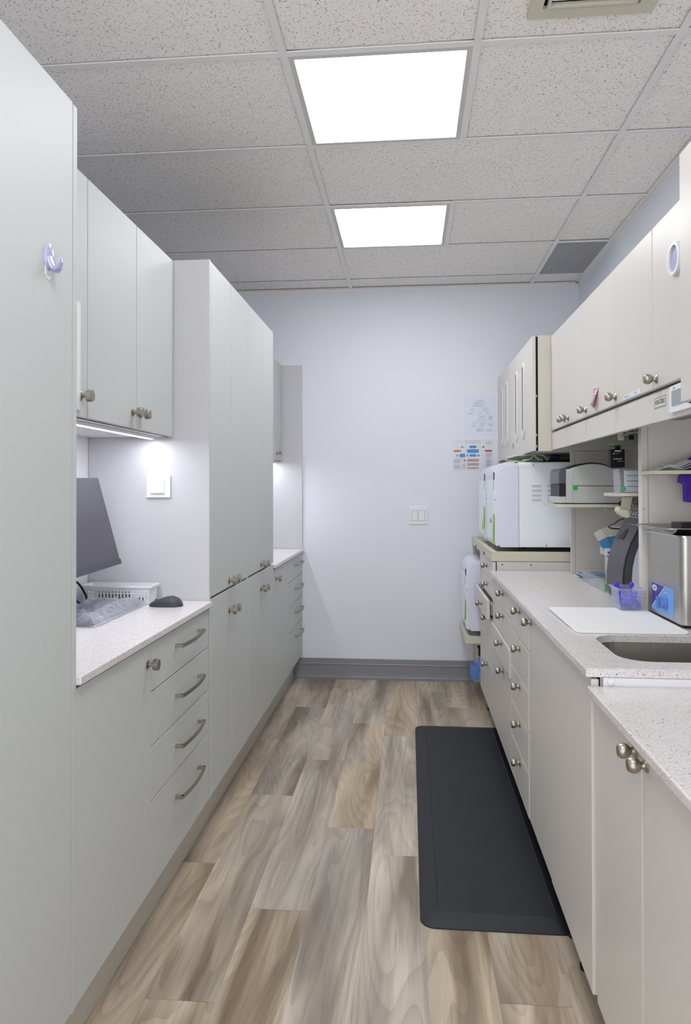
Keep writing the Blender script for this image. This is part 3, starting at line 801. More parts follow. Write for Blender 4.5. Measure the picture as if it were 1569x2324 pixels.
# lower unit nearest the camera
LC = .845
t = thing('base_cabinet', 'two-door grey base cabinet with paired ball knobs, bottom right', 'cabinet', (.8, 1.37, 0))
obj('body', MB().box(.455, RX-.002, 1.045, 1.6945, BZ, LC-.021), CARC, t, smooth=False)
d = frontR('door', t, DX+.008, 1.368, 1.697, BZ-.01, LC-.024); knobR(d, DX+.008, 1.400, .803)
d = frontR('door', t, DX+.008, 1.045, 1.368, BZ-.01, LC-.024); knobR(d, DX+.008, 1.340, .799)
base_legs(t, 1.1, 1.6)
t = thing('base_cabinet', 'grey base cabinet at the near end of the right row, out of frame', 'cabinet', (.8, .85, 0))
obj('body', MB().box(.455, RX-.002, .62, 1.0445, BZ, LC-.021), CARC, t, smooth=False)
frontR('door', t, DX+.008, .62, 1.045, BZ-.01, LC-.024)
base_legs(t, .65, 1.0)
obj('countertop', MB().box(.414, RX-.001, .60, 1.6985, LC-.020, LC, bev=.003), QUARTZ, None, 'lower white speckled quartz countertop at the bottom right', 'countertop')

# ---- far steriliser bay
t = thing('steriliser_bay', 'open grey bay against the far wall holding the low steriliser', 'cabinet', (.8, 4.56, 0))
obj('side_panel', MB().box(.428, RX-.002, WY-.020, WY-.002, .145, .929), LAMR2, t, smooth=False)
obj('lower_panel', MB().box(.442, .455, 4.31, WY-.022, .150, .366), CARC, t, smooth=False)
obj('back_panel', MB().box(1.10, 1.118, 4.31, WY-.022, .12, .929), CARC, t, smooth=False)
obj('valve', MB().box(.425, .442, 4.40, 4.46, .27, .315, bev=.004).cyl((.42, 4.44, .325), (.442, 4.44, .325), .007), BLACK, t, label='black valve')
def tray(name, lab, x0, x1, y0, y1, z0, z1, bays):
    t = thing(name, lab, 'tray', ((x0+x1)/2, (y0+y1)/2, z0))
    b = MB()
    r = .012
    b.box(x0+.004, x1, y0+.004, y1-.002, z0, z1-.016, bev=.003)
    b.ring(rr(x0, x1, y0, y1, .008), rr(x0+.030, x1-.02, y0+.022, y1-.012, .02), z0+.002, z1)
    yy = y0+.022; n = bays
    for k in range(1, n): ym = y0+(y1-y0)*k/n; b.box(x0+.02, x1-.02, ym-.015, ym+.015, z1-.018, z1-.001, bev=.002)
    obj('tray_body', b, BEIGE, t)
    return t
t = tray('equipment_tray', 'long beige tray under the two upper sterilisers', .420, RX-.003, 3.672, WY-.003, .931, .981, 2)
for yy in (4.02, 4.50): obj('notch', MB().box(.4185, .4215, yy-.02, yy+.02, .933, .950, bev=.0006, seg=1), DARKGAP, t, smooth=False)
t = tray('equipment_tray', 'beige pull-out tray under the low steriliser by the far wall', .335, 1.09, 4.310, WY-.030, .368, .412, 1)

def steriliser(lab, x0, y0, y1, z0, z1, note, slot=True, vents=True):
    t = thing('steriliser', lab, 'steriliser', (x0+.3, (y0+y1)/2, z0-.012))
    xs = x0+.106; x1 = x0+.60
    # metal body
    obj('body', MB().box(xs, x1, y0+.003, y1-.003, z0, z1-.004, bev=.004), STERW, t)
    # front module with rounded top edge
    R = .055
    def prof(off=0):
        P = [(x0+off, z0+.02), (x0+.012+off, z0)]
        P += [(xs, z0), (xs, z1-.018)]
        for k in range(8):
            a = math.radians(90+90*k/7); P.append((x0+off+R+R*math.cos(a), z1-.018-R+R*math.sin(a)))
        return P
    obj('front_module', MB().prism(prof(), y0, y1, 'y', bev=.002), STERP, t)
    # raised hood rim following the arc
    b = MB(); r0, r1 = R+.016, R
    arc = []
    for k in range(9):
        a = math.radians(90+90*k/8); arc.append((x0+R+r0*math.cos(a), z1-.018-R+r0*math.sin(a)))
    inner = []
    for k in range(9):
        a = math.radians(180-90*k/8); inner.append((x0+R+(R-.004)*math.cos(a), z1-.018-R+(R-.004)*math.sin(a)))
    poly = [(xs-.018, z1-.018+.016)]+arc+[(x0-.016, z0+.03), (x0-.010, z0+.006), (x0+.004, z0+.006)]+inner+[(xs-.018, z1-.022)]
    b.prism(poly, y0+.004, y1-.004, 'y', bev=.003)
    obj('hood', b, STERP, t)
    # inner access door panel and seam
    xf = x0-.016
    b = MB().box(xf-.003, xf+.002, y0+.016, y1-.06, z0+.03, z1-.095, bev=.0025)
    obj('door_panel', b, STERW, t)
    b = MB().box(xf-.002, xf+.001, y0+.004, y0+.050, z0+.012, z0+.245, bev=.003)
    obj('latch_cover', b, STERW, t)
    obj('seam', MB().box(xf-.0008, xf+.006, y0+.0035, y0+.052, z0+.246, z0+.249), INKD, t, smooth=False)
    if slot: obj('display_slot', MB().box(xf-.0036, xf+.001, y0+.022, y0+.038, z1-.150, z1-.055, bev=.002), BLACK, t)
    if vents:
        for cxs in (xs+.066, xs+.146):
            for k in range(4):
                zz = z0+.318-.0245*k
                obj('vent', MB().prism([(0, 0), (.050, 0), (.047, -.006), (.042, -.009), (.008, -.009), (.003, -.006)], y0+.0005, y0+.004, 'y', M=Matrix.Translation((cxs, 0, zz))), STERP, t)
                obj('vent_slit', MB().box(cxs, cxs+.050, y0+.0001, y0+.0034, zz+.0005, zz+.0035), CABG, t, smooth=False)
    b = MB().box(xs+.002, x1-.01, y0+.0005, y0+.003, z1-.028, z1-.012, bev=.0005); obj('lid_flange', b, STERW, t)
    obj('side_seam', MB().box(xs-.0007, xs+.0007, y0+.0015, y0+.0034, z0+.003, z1-.03), INK, t, smooth=False)
    for (a_, c_) in ((xs+.075, z1-.02), (xs+.14, z0+.010)):
        obj('screw', MB().lathe([(.0042, 0), (.003, .0015), (0, .0018)], (a_, y0+.0005, c_), (0, -1, 0), 12), INK, t)
    for yy in (y0+.05, y1-.05):
        for xx in (xs+.02, x1-.05): obj('foot', MB().cyl((xx, yy, z0-.0135), (xx, yy, z0), .016), BLACK, t)
    return t
steriliser('white benchtop steriliser on the tray nearest the camera, with louvred side', .462, 3.725, 4.135, 1.0, 1.446, True)
steriliser('white benchtop steriliser second on the tray, nearest the far wall', .462, 4.180, 4.60, 1.0, 1.446, True)
steriliser('white steriliser on the low pull-out tray near the floor', .362, 4.335, 4.745, .440, .870, True, vents=False)
def note(x, y0, y1, z0, z1, lab, lift=.004):
    b = MB()
    def f(u, v): return Vector((x-.0012-lift*max(0, (v-.25))**1.5*(1+.4*u), y0+(y1-y0)*u+.004*v, z1-(z1-z0)*v))
    b.grid(f, 6, 14)
    bmesh.ops.solidify(b.bm, geom=b.bm.faces[:], thickness=.0004)
    bb = b
    t = obj('sticky_note', bb, NOTE, None, lab, 'sticky note', 'green notes on the sterilisers')
    b = MB()
    for k in range(9):
        v = .28+.075*k; z = z1-(z1-z0)*v; xx = x-.0012-lift*max(0, (v-.25))**1.5*1.2-.0012
        b.box(xx, xx+.0006, y0+.004, y1-.004, z-.0005, z+.0005)
    obj('ruled_line', b, NOTEL, t, smooth=False)
note(.4425, 3.722, 3.782, 1.018, 1.172, 'lime green sticky note on the nearest upper steriliser')
note(.4425, 4.183, 4.245, 1.062, 1.200, 'lime green sticky note on the second upper steriliser', .014)
note(.3425, 4.338, 4.398, .500, .628, 'lime green sticky note on the low steriliser')
obj('door_magnet', MB().cyl((.4435, 3.86, 1.135), (.436, 3.86, 1.135), .014), CABG, None, 'small grey round knob on the nearest steriliser front', 'knob')
# blue scoop and items under the tray
b = MB().prism([(4.36, .205), (4.52, .205), (4.50, .13), (4.38, .13)], .380, .425, 'x', bev=.004).box(.420, .440, 4.40, 4.42, .20, .26, bev=.003)
obj('blue_caddy', b, BLUEP, None, 'small blue plastic bin near the floor by the baseboard corner', 'bin')
# green hoses on steriliser top
t = thing('hose', 'pale green drain hoses looping under the window cabinet', 'hose', (.6, 3.8, 1.447))
b = MB()
b.tube([(.74, 4.00, 1.452), (.60, 3.90, 1.452), (.525, 3.85, 1.456), (.520, 3.80, 1.468), (.56, 3.78, 1.478), (.64, 3.80, 1.485), (.70, 3.84, 1.488)], .0045)
obj('long_hose', b, TUBEG, t)
b = MB().tube([(.60, 3.80, 1.453), (.64, 3.80, 1.462), (.665, 3.81, 1.486)], .0045); obj('short_hose', b, TUBEG, t)
b = MB().tube([(.655, 3.81, 1.488), (.675, 3.80, 1.466), (.705, 3.80, 1.453)], .0045); obj('short_hose', b, TUBEG, t)
b = MB().tube([(.68, 3.83, 1.488), (.715, 3.83, 1.480), (.735, 3.83, 1.454)], .0045); obj('short_hose', b, TUBEG, t)
obj('purple_box', MB().box(.765, .82, 3.92, 4.06, 1.4465, 1.488, bev=.006), NAVY, None, 'dark blue bottle-like box on top of the nearest steriliser', 'box')
obj('router', MB().box(.70, 1.02, 3.86, 3.91, 1.4465, 1.462, bev=.004), BLACK, None, 'flat black device on top of the nearest steriliser', 'device')

# ---- far window cabinet
FXX = .601
t = thing('wall_cabinet', 'cabinet above the sterilisers with four tall narrow oval windows', 'cabinet', (.86, 4.15, 1.487))
obj('gap_shadow', MB().box(.6195, .6285, 3.503, 3.56, 1.492, 2.046), DARKGAP, t, smooth=False)  # dark filler, shade painted into the gap behind the door
obj('body', MB().box(.6285, RX-.002, 3.502, WY-.003, 1.490, 2.050), LAMR2, t, smooth=False)
obj('side_panel', MB().box(.628, .690, 3.4995, 3.503, 1.4875, 2.052), LAMR2, t, smooth=False)
def stad(cy_, z0, z1, w_, n=8):
    P = []
    for k in range(n+1): a = math.pi*k/n; P.append((cy_+w_/2*math.cos(a), z1-w_/2+w_/2*math.sin(a)))
    for k in range(n+1): a = math.pi+math.pi*k/n; P.append((cy_+w_/2*math.cos(a), z0+w_/2+w_/2*math.sin(a)))
    return P
for (p, q, cs) in ((3.500, 4.235, (3.775, 4.012)), (4.235, WY-.025, (4.405, 4.635))):
    d = frontR('door', t, FXX, p, q, 1.486, 2.052)
    for c_ in cs:
        fr = obj('window_frame', MB().ring(stad(c_, 1.565, 1.965, .105), stad(c_, 1.602, 1.946, .050), FXX-.006, FXX+.0005, 'x'), FRAMEW, d, label='white oval window frame')
        obj('window_pane', MB().prism(stad(c_, 1.603, 1.945, .049), FXX-.002, FXX-.0003, 'x'), GLASSD, d, label='tinted narrow window')
obj('filler', MB().box(FXX, .622, WY-.024, WY-.003, 1.486, 2.052), LAMR2, t, smooth=False)
for zz in (1.505, 1.56, 1.75): obj('hinge', MB().box(.619, .6235, 3.4985, 3.515, zz, zz+.012), NICKEL, t, smooth=False)
b = MB().box(FXX-.0006, FXX, 4.11, 4.165, 1.535, 1.567); b.box(FXX-.001, FXX-.0006, 4.125, 4.150, 1.545, 1.548, m=1).box(FXX-.001, FXX-.0006, 4.125, 4.150, 1.553, 1.556, m=1)
obj('label_sticker', b, [CABG, INKD], None, 'tiny grey sticker low on the window cabinet', 'sticker', smooth=False)
t2 = t
# ---- right upper cabinets
UXR = .690; UBR = 1.585; UFB = 1.492; UTR = 2.045
def upperR(lab, y0, y1, doors, fas):
    t = thing('wall_cabinet', lab, 'cabinet', (.9, (y0+y1)/2, UFB))
    obj('body', MB().box(UXR+.0205, RX-.002, y0+.0005, y1-.0005, UBR-.008, UTR), LAMR, t, smooth=False)
    for (p, q, ky) in doors:
        d = frontR('door', t, UXR, p, q, UBR, UTR+.001)
        if ky: knobR(d, UXR, ky, 1.612)
    for (p, q) in fas:
        obj('fascia', MB().box(UXR+.003, UXR+.019, p+.0005, q-.0005, UFB, 1.574, bev=.001), LAMR, t)
    return t
upperR('two-door grey wall cabinet next to the oval window cabinet', 2.866, 3.498, ((2.866, 3.163, 3.128), (3.163, 3.498, 3.198)), ((2.826, 3.498),))
u2_ = upperR('grey wall cabinet with the pink note on its door', 2.441, 2.865, ((2.441, 2.865, 2.820),), ((2.443, 2.825),))
upperR('grey wall cabinet with two white label strips on its door', 2.066, 2.440, ((2.066, 2.440, 2.424-.0),), ((2.066, 2.441),))
u4 = upperR('grey wall cabinet with the round port above the control display', 1.60, 2.065, ((1.60, 2.065, 2.035),), ((1.60, 2.0655),))
# glove port
b = MB().ring(stad(1.882, 1.857, 1.943, .080, 14), stad(1.882, 1.866, 1.934, .062, 14), UXR-.010, UXR, 'x')
t = thing('round_port', 'white-rimmed round port in the wall cabinet door at the right edge', 'port', (UXR, 1.882, 1.857))
obj('rim', b, WPL, t); obj('lens', MB().prism(stad(1.882, 1.8665, 1.9335, .061, 14), UXR-.004, UXR-.0005, 'x'), LILAC, t)
# sign NON-STERILE
M = frame((UXR+.0022, 2.0585, 1.5305), (0, -1, 0), (0, 0, 1))
t = thing('sign', 'beige NON-STERILE sign on the fascia of the right wall cabinets', 'sign', (UXR, 2.01, 1.53))
obj('plate', MB(M).box(0, .090, 0, .0295, -.0006, .0008), PLATEY, t, smooth=False)
b = MB(M); W_, H_ = .090, .0295
for (a_, c_, e_, f_) in ((.001, W_-.001, .001, .002), (.001, W_-.001, H_-.002, H_-.001), (.001, .002, .001, H_-.001), (W_-.002, W_-.001, .001, H_-.001)): b.box(a_, c_, e_, f_, .0008, .0011)
b.text('NON-STERILE', .0185, W_/2, H_/2, .0008, .0003, sx=.66)
obj('lettering', b, INKD, t, smooth=False)
# label strips
for (p, q, z0, z1, lab, txt) in ((2.340, 2.270, 1.590, 1.603, 'smaller white label strip low on the right wall cabinet door', 'STERILIZATION'), (2.266, 2.168, 1.590, 1.606, 'longer white label strip beside the sign, on the cabinet door', 'PAC ALERT')):
    M = frame((UXR-.0004, p, z0), (0, -1, 0), (0, 0, 1)); t = thing('label_strip', lab, 'label', (UXR, p, z0))
    obj('strip', MB(M).box(0, p-q, 0, z1-z0, 0, .0006), PAPER, t, smooth=False)
    obj('lettering', MB(M).text(txt, .0075, (p-q)/2, (z1-z0)/2, .0006, .0002, sx=.8), INK, t, smooth=False)
# pink note
t = thing('sticky_note', 'pink handwritten sticky note curling off a right wall cabinet door', 'sticky note', (UXR, 2.68, 1.61))
b = MB()
def pn(u, v):
    c = max(0, u*.7+v*.8-.75)**1.6
    return Vector((UXR-.0008-.045*c, 2.716-.076*u+.02*c, 1.683-.074*v+.004*c))
b.grid(pn, 10, 14); bmesh.ops.solidify(b.bm, geom=b.bm.faces[:], thickness=.0004)
obj('sheet', b, PINK, t)
M = frame((UXR-.0014, 2.716, 1.683), (0, -1, 0), (0, 0, 1)); b = MB(M)
for k, (ww, zz) in enumerate(((.05, -.009), (.022, -.018), (.045, -.032), (.022, -.041), (.03, -.052), (.016, -.060))):
    n_ = int(ww/.006)
    pts = [(.010+ww*i/n_, zz+(.0022 if i % 2 else -.0018), .0012+.0) for i in range(n_+1)]
    b.tube(pts, .0005, 5, sub=2)
obj('handwriting', b, INKD, t)
# control display on fascia
t = thing('control_display', 'white-framed control display on the right fascia, partly cut off', 'display', (UXR, 1.83, 1.5))
M = frame((UXR+.003, 1.928, 1.504), (0, -1, 0), (0, 0, 1))
obj('frame', MB(M).prism(rr(0, .20, 0, .070, .008), 0, .008, bev=.002), WPL, t)
obj('screen', MB(M).prism(rr(.020, .10, .016, .056, .003), .008, .009), SCREENG, t)
obj('logo', MB(M).text('Lisa', .009, .028, .0625, .008, .0004, align='LEFT'), CBLUE, t)
obj('button', MB(M).cyl((.118, .022, .008), (.118, .022, .0095), .004).box(.13, .17, .030, .05, .008, .009, m=0), INK, t)
# near upper right cabinet
t = thing('wall_cabinet', 'pale wall cabinet standing forward at the upper right corner', 'cabinet', (.87, 1.2, 1.493))
obj('body', MB().box(.611, RX-.002, .70, 1.585, 1.494, 2.038), LAMR, t, smooth=False)
frontR('door', t, .592, 1.13, 1.600, 1.492, 2.040); frontR('door', t, .592, .70, 1.13, 1.492, 2.040)
# ---- niche panels under the uppers
obj('upright_panel', MB().box(.800, RX-.002, 3.580, 3.598, RC+.0005, 1.4895, bev=.001), LAMR, None, 'far upright panel of the niche holding the label printer', 'panel')
t_ = obj('upright_panel', MB().box(.797, RX-.002, 2.504, 2.540, RC+.0005, 1.575, bev=.001), LAMR, None, 'upright panel between the printer niche and the steel cleaner', 'panel')
for zz in (.93, 1.235): obj('screw', MB().lathe([(.0018, 0), (0, .0008)], (.805, 2.504, zz), (0, -1, 0), 10), INKD, t_)
obj('seam', MB().box(.8175, .8190, 2.5032, 2.5045, RC+.002, 1.574), INK, t_, smooth=False)
obj('seam', MB().box(.8185, .8200, 3.5792, 3.5805, RC+.002, 1.488), INK, bpy.data.objects['upright_panel'], smooth=False)
obj('back_panel', MB().box(1.070, 1.082, 2.541, 3.579, RC+.0005, 1.575), LAMR, None, 'grey back panel of the printer niche', 'panel', smooth=False)
obj('fascia_panel', MB().box(1.10, 1.112, 1.72, 2.503, RC+.0005, 1.575), LAMR, None, 'grey back panel behind the steel ultrasonic cleaner', 'panel', smooth=False)

# ---- label printer on its shelf
zs_ = 1.235
b = MB().prism([(.665, 3.26), (.690, 3.215), (1.069, 3.215), (1.069, 3.579), (.665, 3.579)], zs_-.014, zs_, 'z', bev=.001)
t = thing('wall_shelf', 'cream shelf with cut corner holding the grey label printer', 'shelf', (.9, 3.4, zs_-.014))
obj('board', b, BEIGE, t)
b = MB().tube([(.82, 3.24, zs_-.020), (.88, 3.24, zs_-.020), (.93, 3.26, zs_-.030), (.97, 3.30, zs_-.075), (.985, 3.32, zs_-.11)], .004)
b.box(.815, .825, 3.233, 3.247, zs_-.026, zs_-.0145).box(.865, .876, 3.233, 3.247, zs_-.030, zs_-.0145)
obj('cable_clip', b, CABG, t)
t = thing('label_printer', 'grey label printer with green latch on the cream shelf', 'printer', (.83, 3.37, zs_))
py0, py1 = 3.255, 3.46; px0, px1 = .707, .955; pz = zs_+.004
def topcurve(x): s_ = (x-px0)/(px1-px0); return pz+.128+.050*math.sin(math.pi*min(1, .12+.80*s_))-.03*max(0, s_-.7)
up_ = [(px0, pz+.078)]+[(px0+(px1-px0)*k/14, topcurve(px0+(px1-px0)*k/14)) for k in range(15)]+[(px1, pz+.078)]
obj('cover', MB().prism(up_, py0, py1, 'y', bev=.006), PRG, t)
obj('lower_body', MB().prism([(px0, pz), (px1, pz), (px1, pz+.0765), (px0, pz+.0765)], py0+.0008, py1-.0008, 'y', bev=.002), PRG, t)
tp = [(px0+(px1-px0)*k/14, topcurve(px0+(px1-px0)*k/14)-.006) for k in range(1, 14)]
tp2 = [(x, z+.012) for x, z in tp][::-1]
bz = [(px0-.0012, pz+.002), (px0+.028, pz+.002), (px0+.028, pz+.110), (px0+.040, topcurve(px0+.040)-.004), (px0+.018, topcurve(px0+.018)-.003), (px0-.0012, topcurve(px0)-.006)]
obj('side_bezel', MB().prism(bz, py0-.0014, py0+.004, 'y', bev=.001), PRL, t, label='lighter grey bezel')
obj('window_strip', MB().prism(tp+tp2, py0+.02, py1-.02, 'y', bev=.002), BLACK, t, label='black top window strip')
fr = [(px0-.034, pz+.088), (px0-.033, pz+.142), (px0-.022, pz+.158), (px0-.001, pz+.160), (px0-.001, pz+.088)]
obj('front_panel', MB().prism(fr, py0+.004, py1-.004, 'y', bev=.003), PRD, t, label='dark grey front')
obj('dispensing_slot', MB().box(px0-.030, px0-.001, py0+.006, py1-.006, pz+.030, pz+.0875, bev=.001), BLACK, t)
obj('front_lip', MB().box(px0-.036, px0-.001, py0+.0, py1, pz+.0, pz+.030, bev=.003), PRL, t)
obj('latch', MB().lathe([(.011, 0), (.011, .004), (.008, .007), (0, .007)], (px0+.038, py0+.001, pz+.070), (0, -1, 0), 20), GREENM, t, label='green release latch')
for xx in (px0-.01, px1-.03):
    for yy in (py0+.02, py1-.02): obj('foot', MB().cyl((xx, yy, zs_), (xx, yy, pz), .008), BLACK, t)
# junction box under the cabinet
t = thing('junction_box', 'grey-green open junction box with wiring under the right wall cabinets', 'junction box', (.88, 2.97, 1.482))
obj('housing', MB().box(.826, .925, 2.94, 3.06, 1.482, 1.575, bev=.004), BOXG, t)
obj('socket', MB().box(.842, .866, 2.930, 2.94, 1.500, 1.530, bev=.003).box(.885, .905, 2.932, 2.94, 1.502, 1.520, bev=.003, m=1), [POUCHW, BLACK], t)
obj('grey_cord', MB().tube([(.856, 2.931, 1.515), (.872, 2.91, 1.525), (.90, 2.90, 1.530), (.955, 2.92, 1.525)], .004), CABG, t)
obj('grey_cord', MB().tube([(.868, 2.93, 1.52), (.880, 2.91, 1.545), (.888, 2.92, 1.572)], .004), CABG, t)
obj('terminal', MB().box(.880, .895, 2.92, 2.93, 1.555, 1.573, bev=.001), GREENM, t, label='green terminal')
obj('tape', MB().cyl((.905, 2.915, 1.535), (.905, 2.915, 1.572), .004), YELL, t, label='yellow tape')
t = thing('power_adapter', 'black power adapter block plugged in above the label printer', 'power adapter', (.855, 3.0, 1.39))
b = MB().box(.822, .882, 2.975, 3.01, 1.392, 1.466, bev=.004)
obj('block', b, BLACK, t)
M = frame((.822, 2.9745, 1.392), (1, 0, 0), (0, 0, 1))
b = MB(M).box(.019, .044, .064, .070, 0, .0004)
b.box(.012, .018, .054, .058, 0, .0003).box(.020, .034, .0555, .0565, 0, .0003)
for k in range(4): b.box(.014+.009*k, .019+.009*k, .032, .037, 0, .0003); b.box(.03+.006*k, .034+.006*k, .024, .026, 0, .0003)
obj('print', b, PAPER, t, smooth=False)
obj('plug', MB().box(.846, .868, 2.985, 3.005, 1.466, 1.482, bev=.003), BLACK, t)
obj('metal_cover', MB().box(.76, .86, 1.95, 2.30, 1.520, 1.5765, bev=.003).cyl((.775, 2.2, 1.515), (.775, 2.2, 1.5201), .003), BOXG, None, 'grey metal cover box under the right wall cabinets near the sign', 'cover')

# small shelf with clear box
t = thing('wall_shelf', 'small cream shelf holding the clear box of papers', 'shelf', (.9, 2.72, 1.277))
obj('board', MB().prism([(.738, 2.630), (1.069, 2.605), (1.069, 2.84), (.760, 2.84)], 1.277, 1.289, 'z', bev=.001), BEIGE, t)
t = thing('clear_box', 'clear plastic box of white paper strips on the small cream shelf', 'box', (.80, 2.69, 1.2895))
bx = .757
def openbox(x0, x1, y0, y1, z0, z1, th=.002, flare=.0, M=None):
    b = MB()
    b.box(x0, x1, y0, y1, z0, z0+th, M=M)
    b.prism([(x0, z0), (x0+th, z0), (x0+th-flare, z1), (x0-flare, z1)], y0, y1, 'y', M=M)
    b.prism([(x1-th, z0), (x1, z0), (x1+flare, z1), (x1-th+flare, z1)], y0, y1, 'y', M=M)
    b.prism([(y0, z0), (y0+th, z0), (y0+th-flare, z1), (y0-flare, z1)], x0, x1, 'x', M=M)
    b.prism([(y1-th, z0), (y1, z0), (y1+flare, z1), (y1-th+flare, z1)], x0, x1, 'x', M=M)
    return b
obj('walls', openbox(.768, .860, 2.65, 2.73, 1.2895, 1.378, .002, .004), CLEAR, t)
for k in range(4):
    obj('paper_strip', MB().box(.785+.006*k, .850, 2.662+.015*k, 2.664+.015*k, 1.292, 1.370-.006*k, M=None), PAPER, None, 'white paper strips standing in the clear box', 'paper', 'paper strips in the clear box', smooth=False)
b = MB()
for k in range(3):
    b.box(.795, .842, 2.6605, 2.6612, 1.312+.020*k, 1.314+.020*k)
obj('printed_line', b, INKD, bpy.data.objects['paper_strip'], smooth=False)
obj('green_cap', MB().lathe([(.009, 0), (.009, .012), (0, .014)], (.782, 2.656, 1.305), (0, 1, 0), 16), GREENM, None, 'green round cap inside the clear box', 'cap')
# beige cradle under it
t = thing('scanner_cradle', 'cream plastic cradle bracket hanging under the small shelf', 'bracket', (.80, 2.70, 1.2))
b = MB().prism([(.792, 1.275), (.826, 1.275), (.812, 1.205), (.796, 1.196), (.782, 1.205)], 2.69, 2.715, 'y', bev=.003)
obj('arm', b, BEIGE, t)
b = MB().prism([(.762, 1.236), (.771, 1.240), (.773, 1.231), (.800, 1.226), (.806, 1.205), (.795, 1.196), (.768, 1.210), (.760, 1.222)], 2.655, 2.70, 'y', bev=.004)
obj('cup', b, BEIGE, t)
obj('power_cable', MB().tube([(.845, 2.80, 1.262), (.80, 2.74, 1.258), (.785, 2.72, 1.245), (.83, 2.74, 1.235), (.87, 2.86, 1.255), (.90, 2.93, 1.262)], .0028), CABK, None, 'black cord coiled behind the cream cradle', 'cable')
obj('power_cable', MB().tube([(.800, 2.685, 1.199), (.785, 2.73, 1.185), (.782, 2.76, 1.175), (.800, 2.92, 1.150), (.87, 2.97, 1.14), (1.069, 3.0, 1.15)], .0028), CABK, None, 'black cord hanging in a loop above the dark curved machine', 'cable')

# dark curved machine
t = thing('pouch_sealer', 'tall dark grey curved machine with a lit button panel in the niche', 'machine', (.9, 2.78, RC))
pf = [(.792, .886), (.785, .93), (.784, .97), (.787, 1.01), (.796, 1.055), (.814, 1.105), (.837, 1.150), (.859, 1.192)]
pb = [(x+.036, z) for x, z in pf][::-1]
ya_, yb_ = 2.690, 2.895
obj('front_shell', MB().prism(pf+pb, ya_, yb_, 'y', bev=.003), SEAL, t)
obj('side_groove', MB().prism([(x+.004, z) for x, z in pf]+[(x+.0075, z) for x, z in pf[::-1]], ya_-.0006, ya_+.002, 'y'), BLACK, t, smooth=False)
obj('body', MB().prism([(x+.036, z) for x, z in pf]+[(.905, 1.192), (1.02, 1.192), (1.02, .886)], ya_+.004, yb_-.004, 'y', bev=.002), STERP, t, label='pale lilac body')
pp = [(.8595, 1.193), (.890, 1.243), (.902, 1.246), (1.01, 1.235), (1.01, 1.193)]
obj('control_panel', MB().prism(pp, ya_, yb_, 'y', bev=.003), SEALP, t)
dv = Vector((.890-.8595, 0, 1.243-1.193)).normalized(); M = frame((.8595, yb_-.004, 1.193), (0, -1, 0), dv)
if M.col[2][0] > 0: M = frame((.8595, yb_-.004, 1.193), (0, -1, 0), dv, -M.col[2].xyz)
b = MB(M)
b.box(0, .197, .0, .0022, -.0006, .0014)
for k in range(5): b.box(.025+.034*k, .031+.034*k, .010, .026, -.0006, .0012)
for k in range(6): b.box(.030+.026*k, .040+.026*k, .036, .038, -.0006, .0010); b.box(.035+.026*k, .041+.026*k, .044, .046, -.0006, .0010)
obj('button_mark', b, WPL, t, smooth=False)
mx_ = .838
dv = Vector((.837-.814, 0, 1.150-1.105)).normalized(); M = frame((.8165, 2.85, 1.110), (0, -1, 0), dv)
if M.col[2][0] > 0: M = frame((.8165, 2.85, 1.110), (0, -1, 0), dv, -M.col[2].xyz)
obj('grip_recess', MB(M).prism([(.0, 0), (.07, 0), (.07, .045), (.045, .045)], -.002, .0022), BLACK, t, smooth=False)

# sterilisation pouches in a white holder
t = thing('pouch_holder', 'white holder full of pouches behind the dark curved machine', 'holder', (.94, 3.35, RC))
b = openbox(.912, .990, 3.31, 3.39, RC+.001, 1.030, .003, .004); b.box(.890, .9155, 3.305, 3.395, 1.000, 1.032, bev=.002)
obj('holder_body', b, WPL, t)
obj('mark', MB().box(.901, .909, 3.3045, 3.3051, 1.009, 1.018), DBLUE, t, smooth=False)
for k in range(7):
    ang = math.radians(29-5*k); base = Vector((.932+.006*k, 3.325+.008*k, .985))
    M = Matrix.Translation(base) @ Matrix.Rotation(-ang, 4, 'Y') @ Matrix.Rotation(math.radians(4*math.sin(k*2)), 4, 'Z')
    p = obj('sterilization_pouch', MB(M).box(-.020, .020, -.001, .001, 0, .100+.003*(k % 3), bev=.0004, seg=1), POUCHB, None, 'blue and white paper pouch fanned out of the white holder', 'pouch', 'pouches in the white holder')
    ww = MB(M)
    ww.prism([(-.021, .100), (-.021, .140), (-.015, .146+.004*(k % 2)), (0, .141), (.010, .148), (.021, .141), (.021, .100)], -.0016, .0016, 'y')
    obj('pouch_end', ww, POUCHW, p, label='white torn pouch end', smooth=False)
# blue pouches lying at the back
for k in range(4):
    M = rotz((.88+.004*k, 3.46-.01*k, RC+.0025+.0055*k), .04*(k-1.5))
    def pf_(u, v, k=k): return Vector((-.085+.17*u, -.05+.10*v, .0015*math.sin(u*9+k)+.001*math.cos(v*7+k*2)))
    b = MB(M).grid(pf_, 12, 6); bmesh.ops.solidify(b.bm, geom=b.bm.faces[:], thickness=.0025)
    obj('sterilization_pouch', b, POUCHB if k % 2 else POUCHW, None, ['white and blue pouch at the bottom of the flat pile by the niche panel', 'light blue pouch second from the bottom of the flat pile', 'white pouch second from the top of the flat pile', 'light blue pouch on top of the flat pile by the niche panel'][k], 'pouch', 'flat pile of pouches')
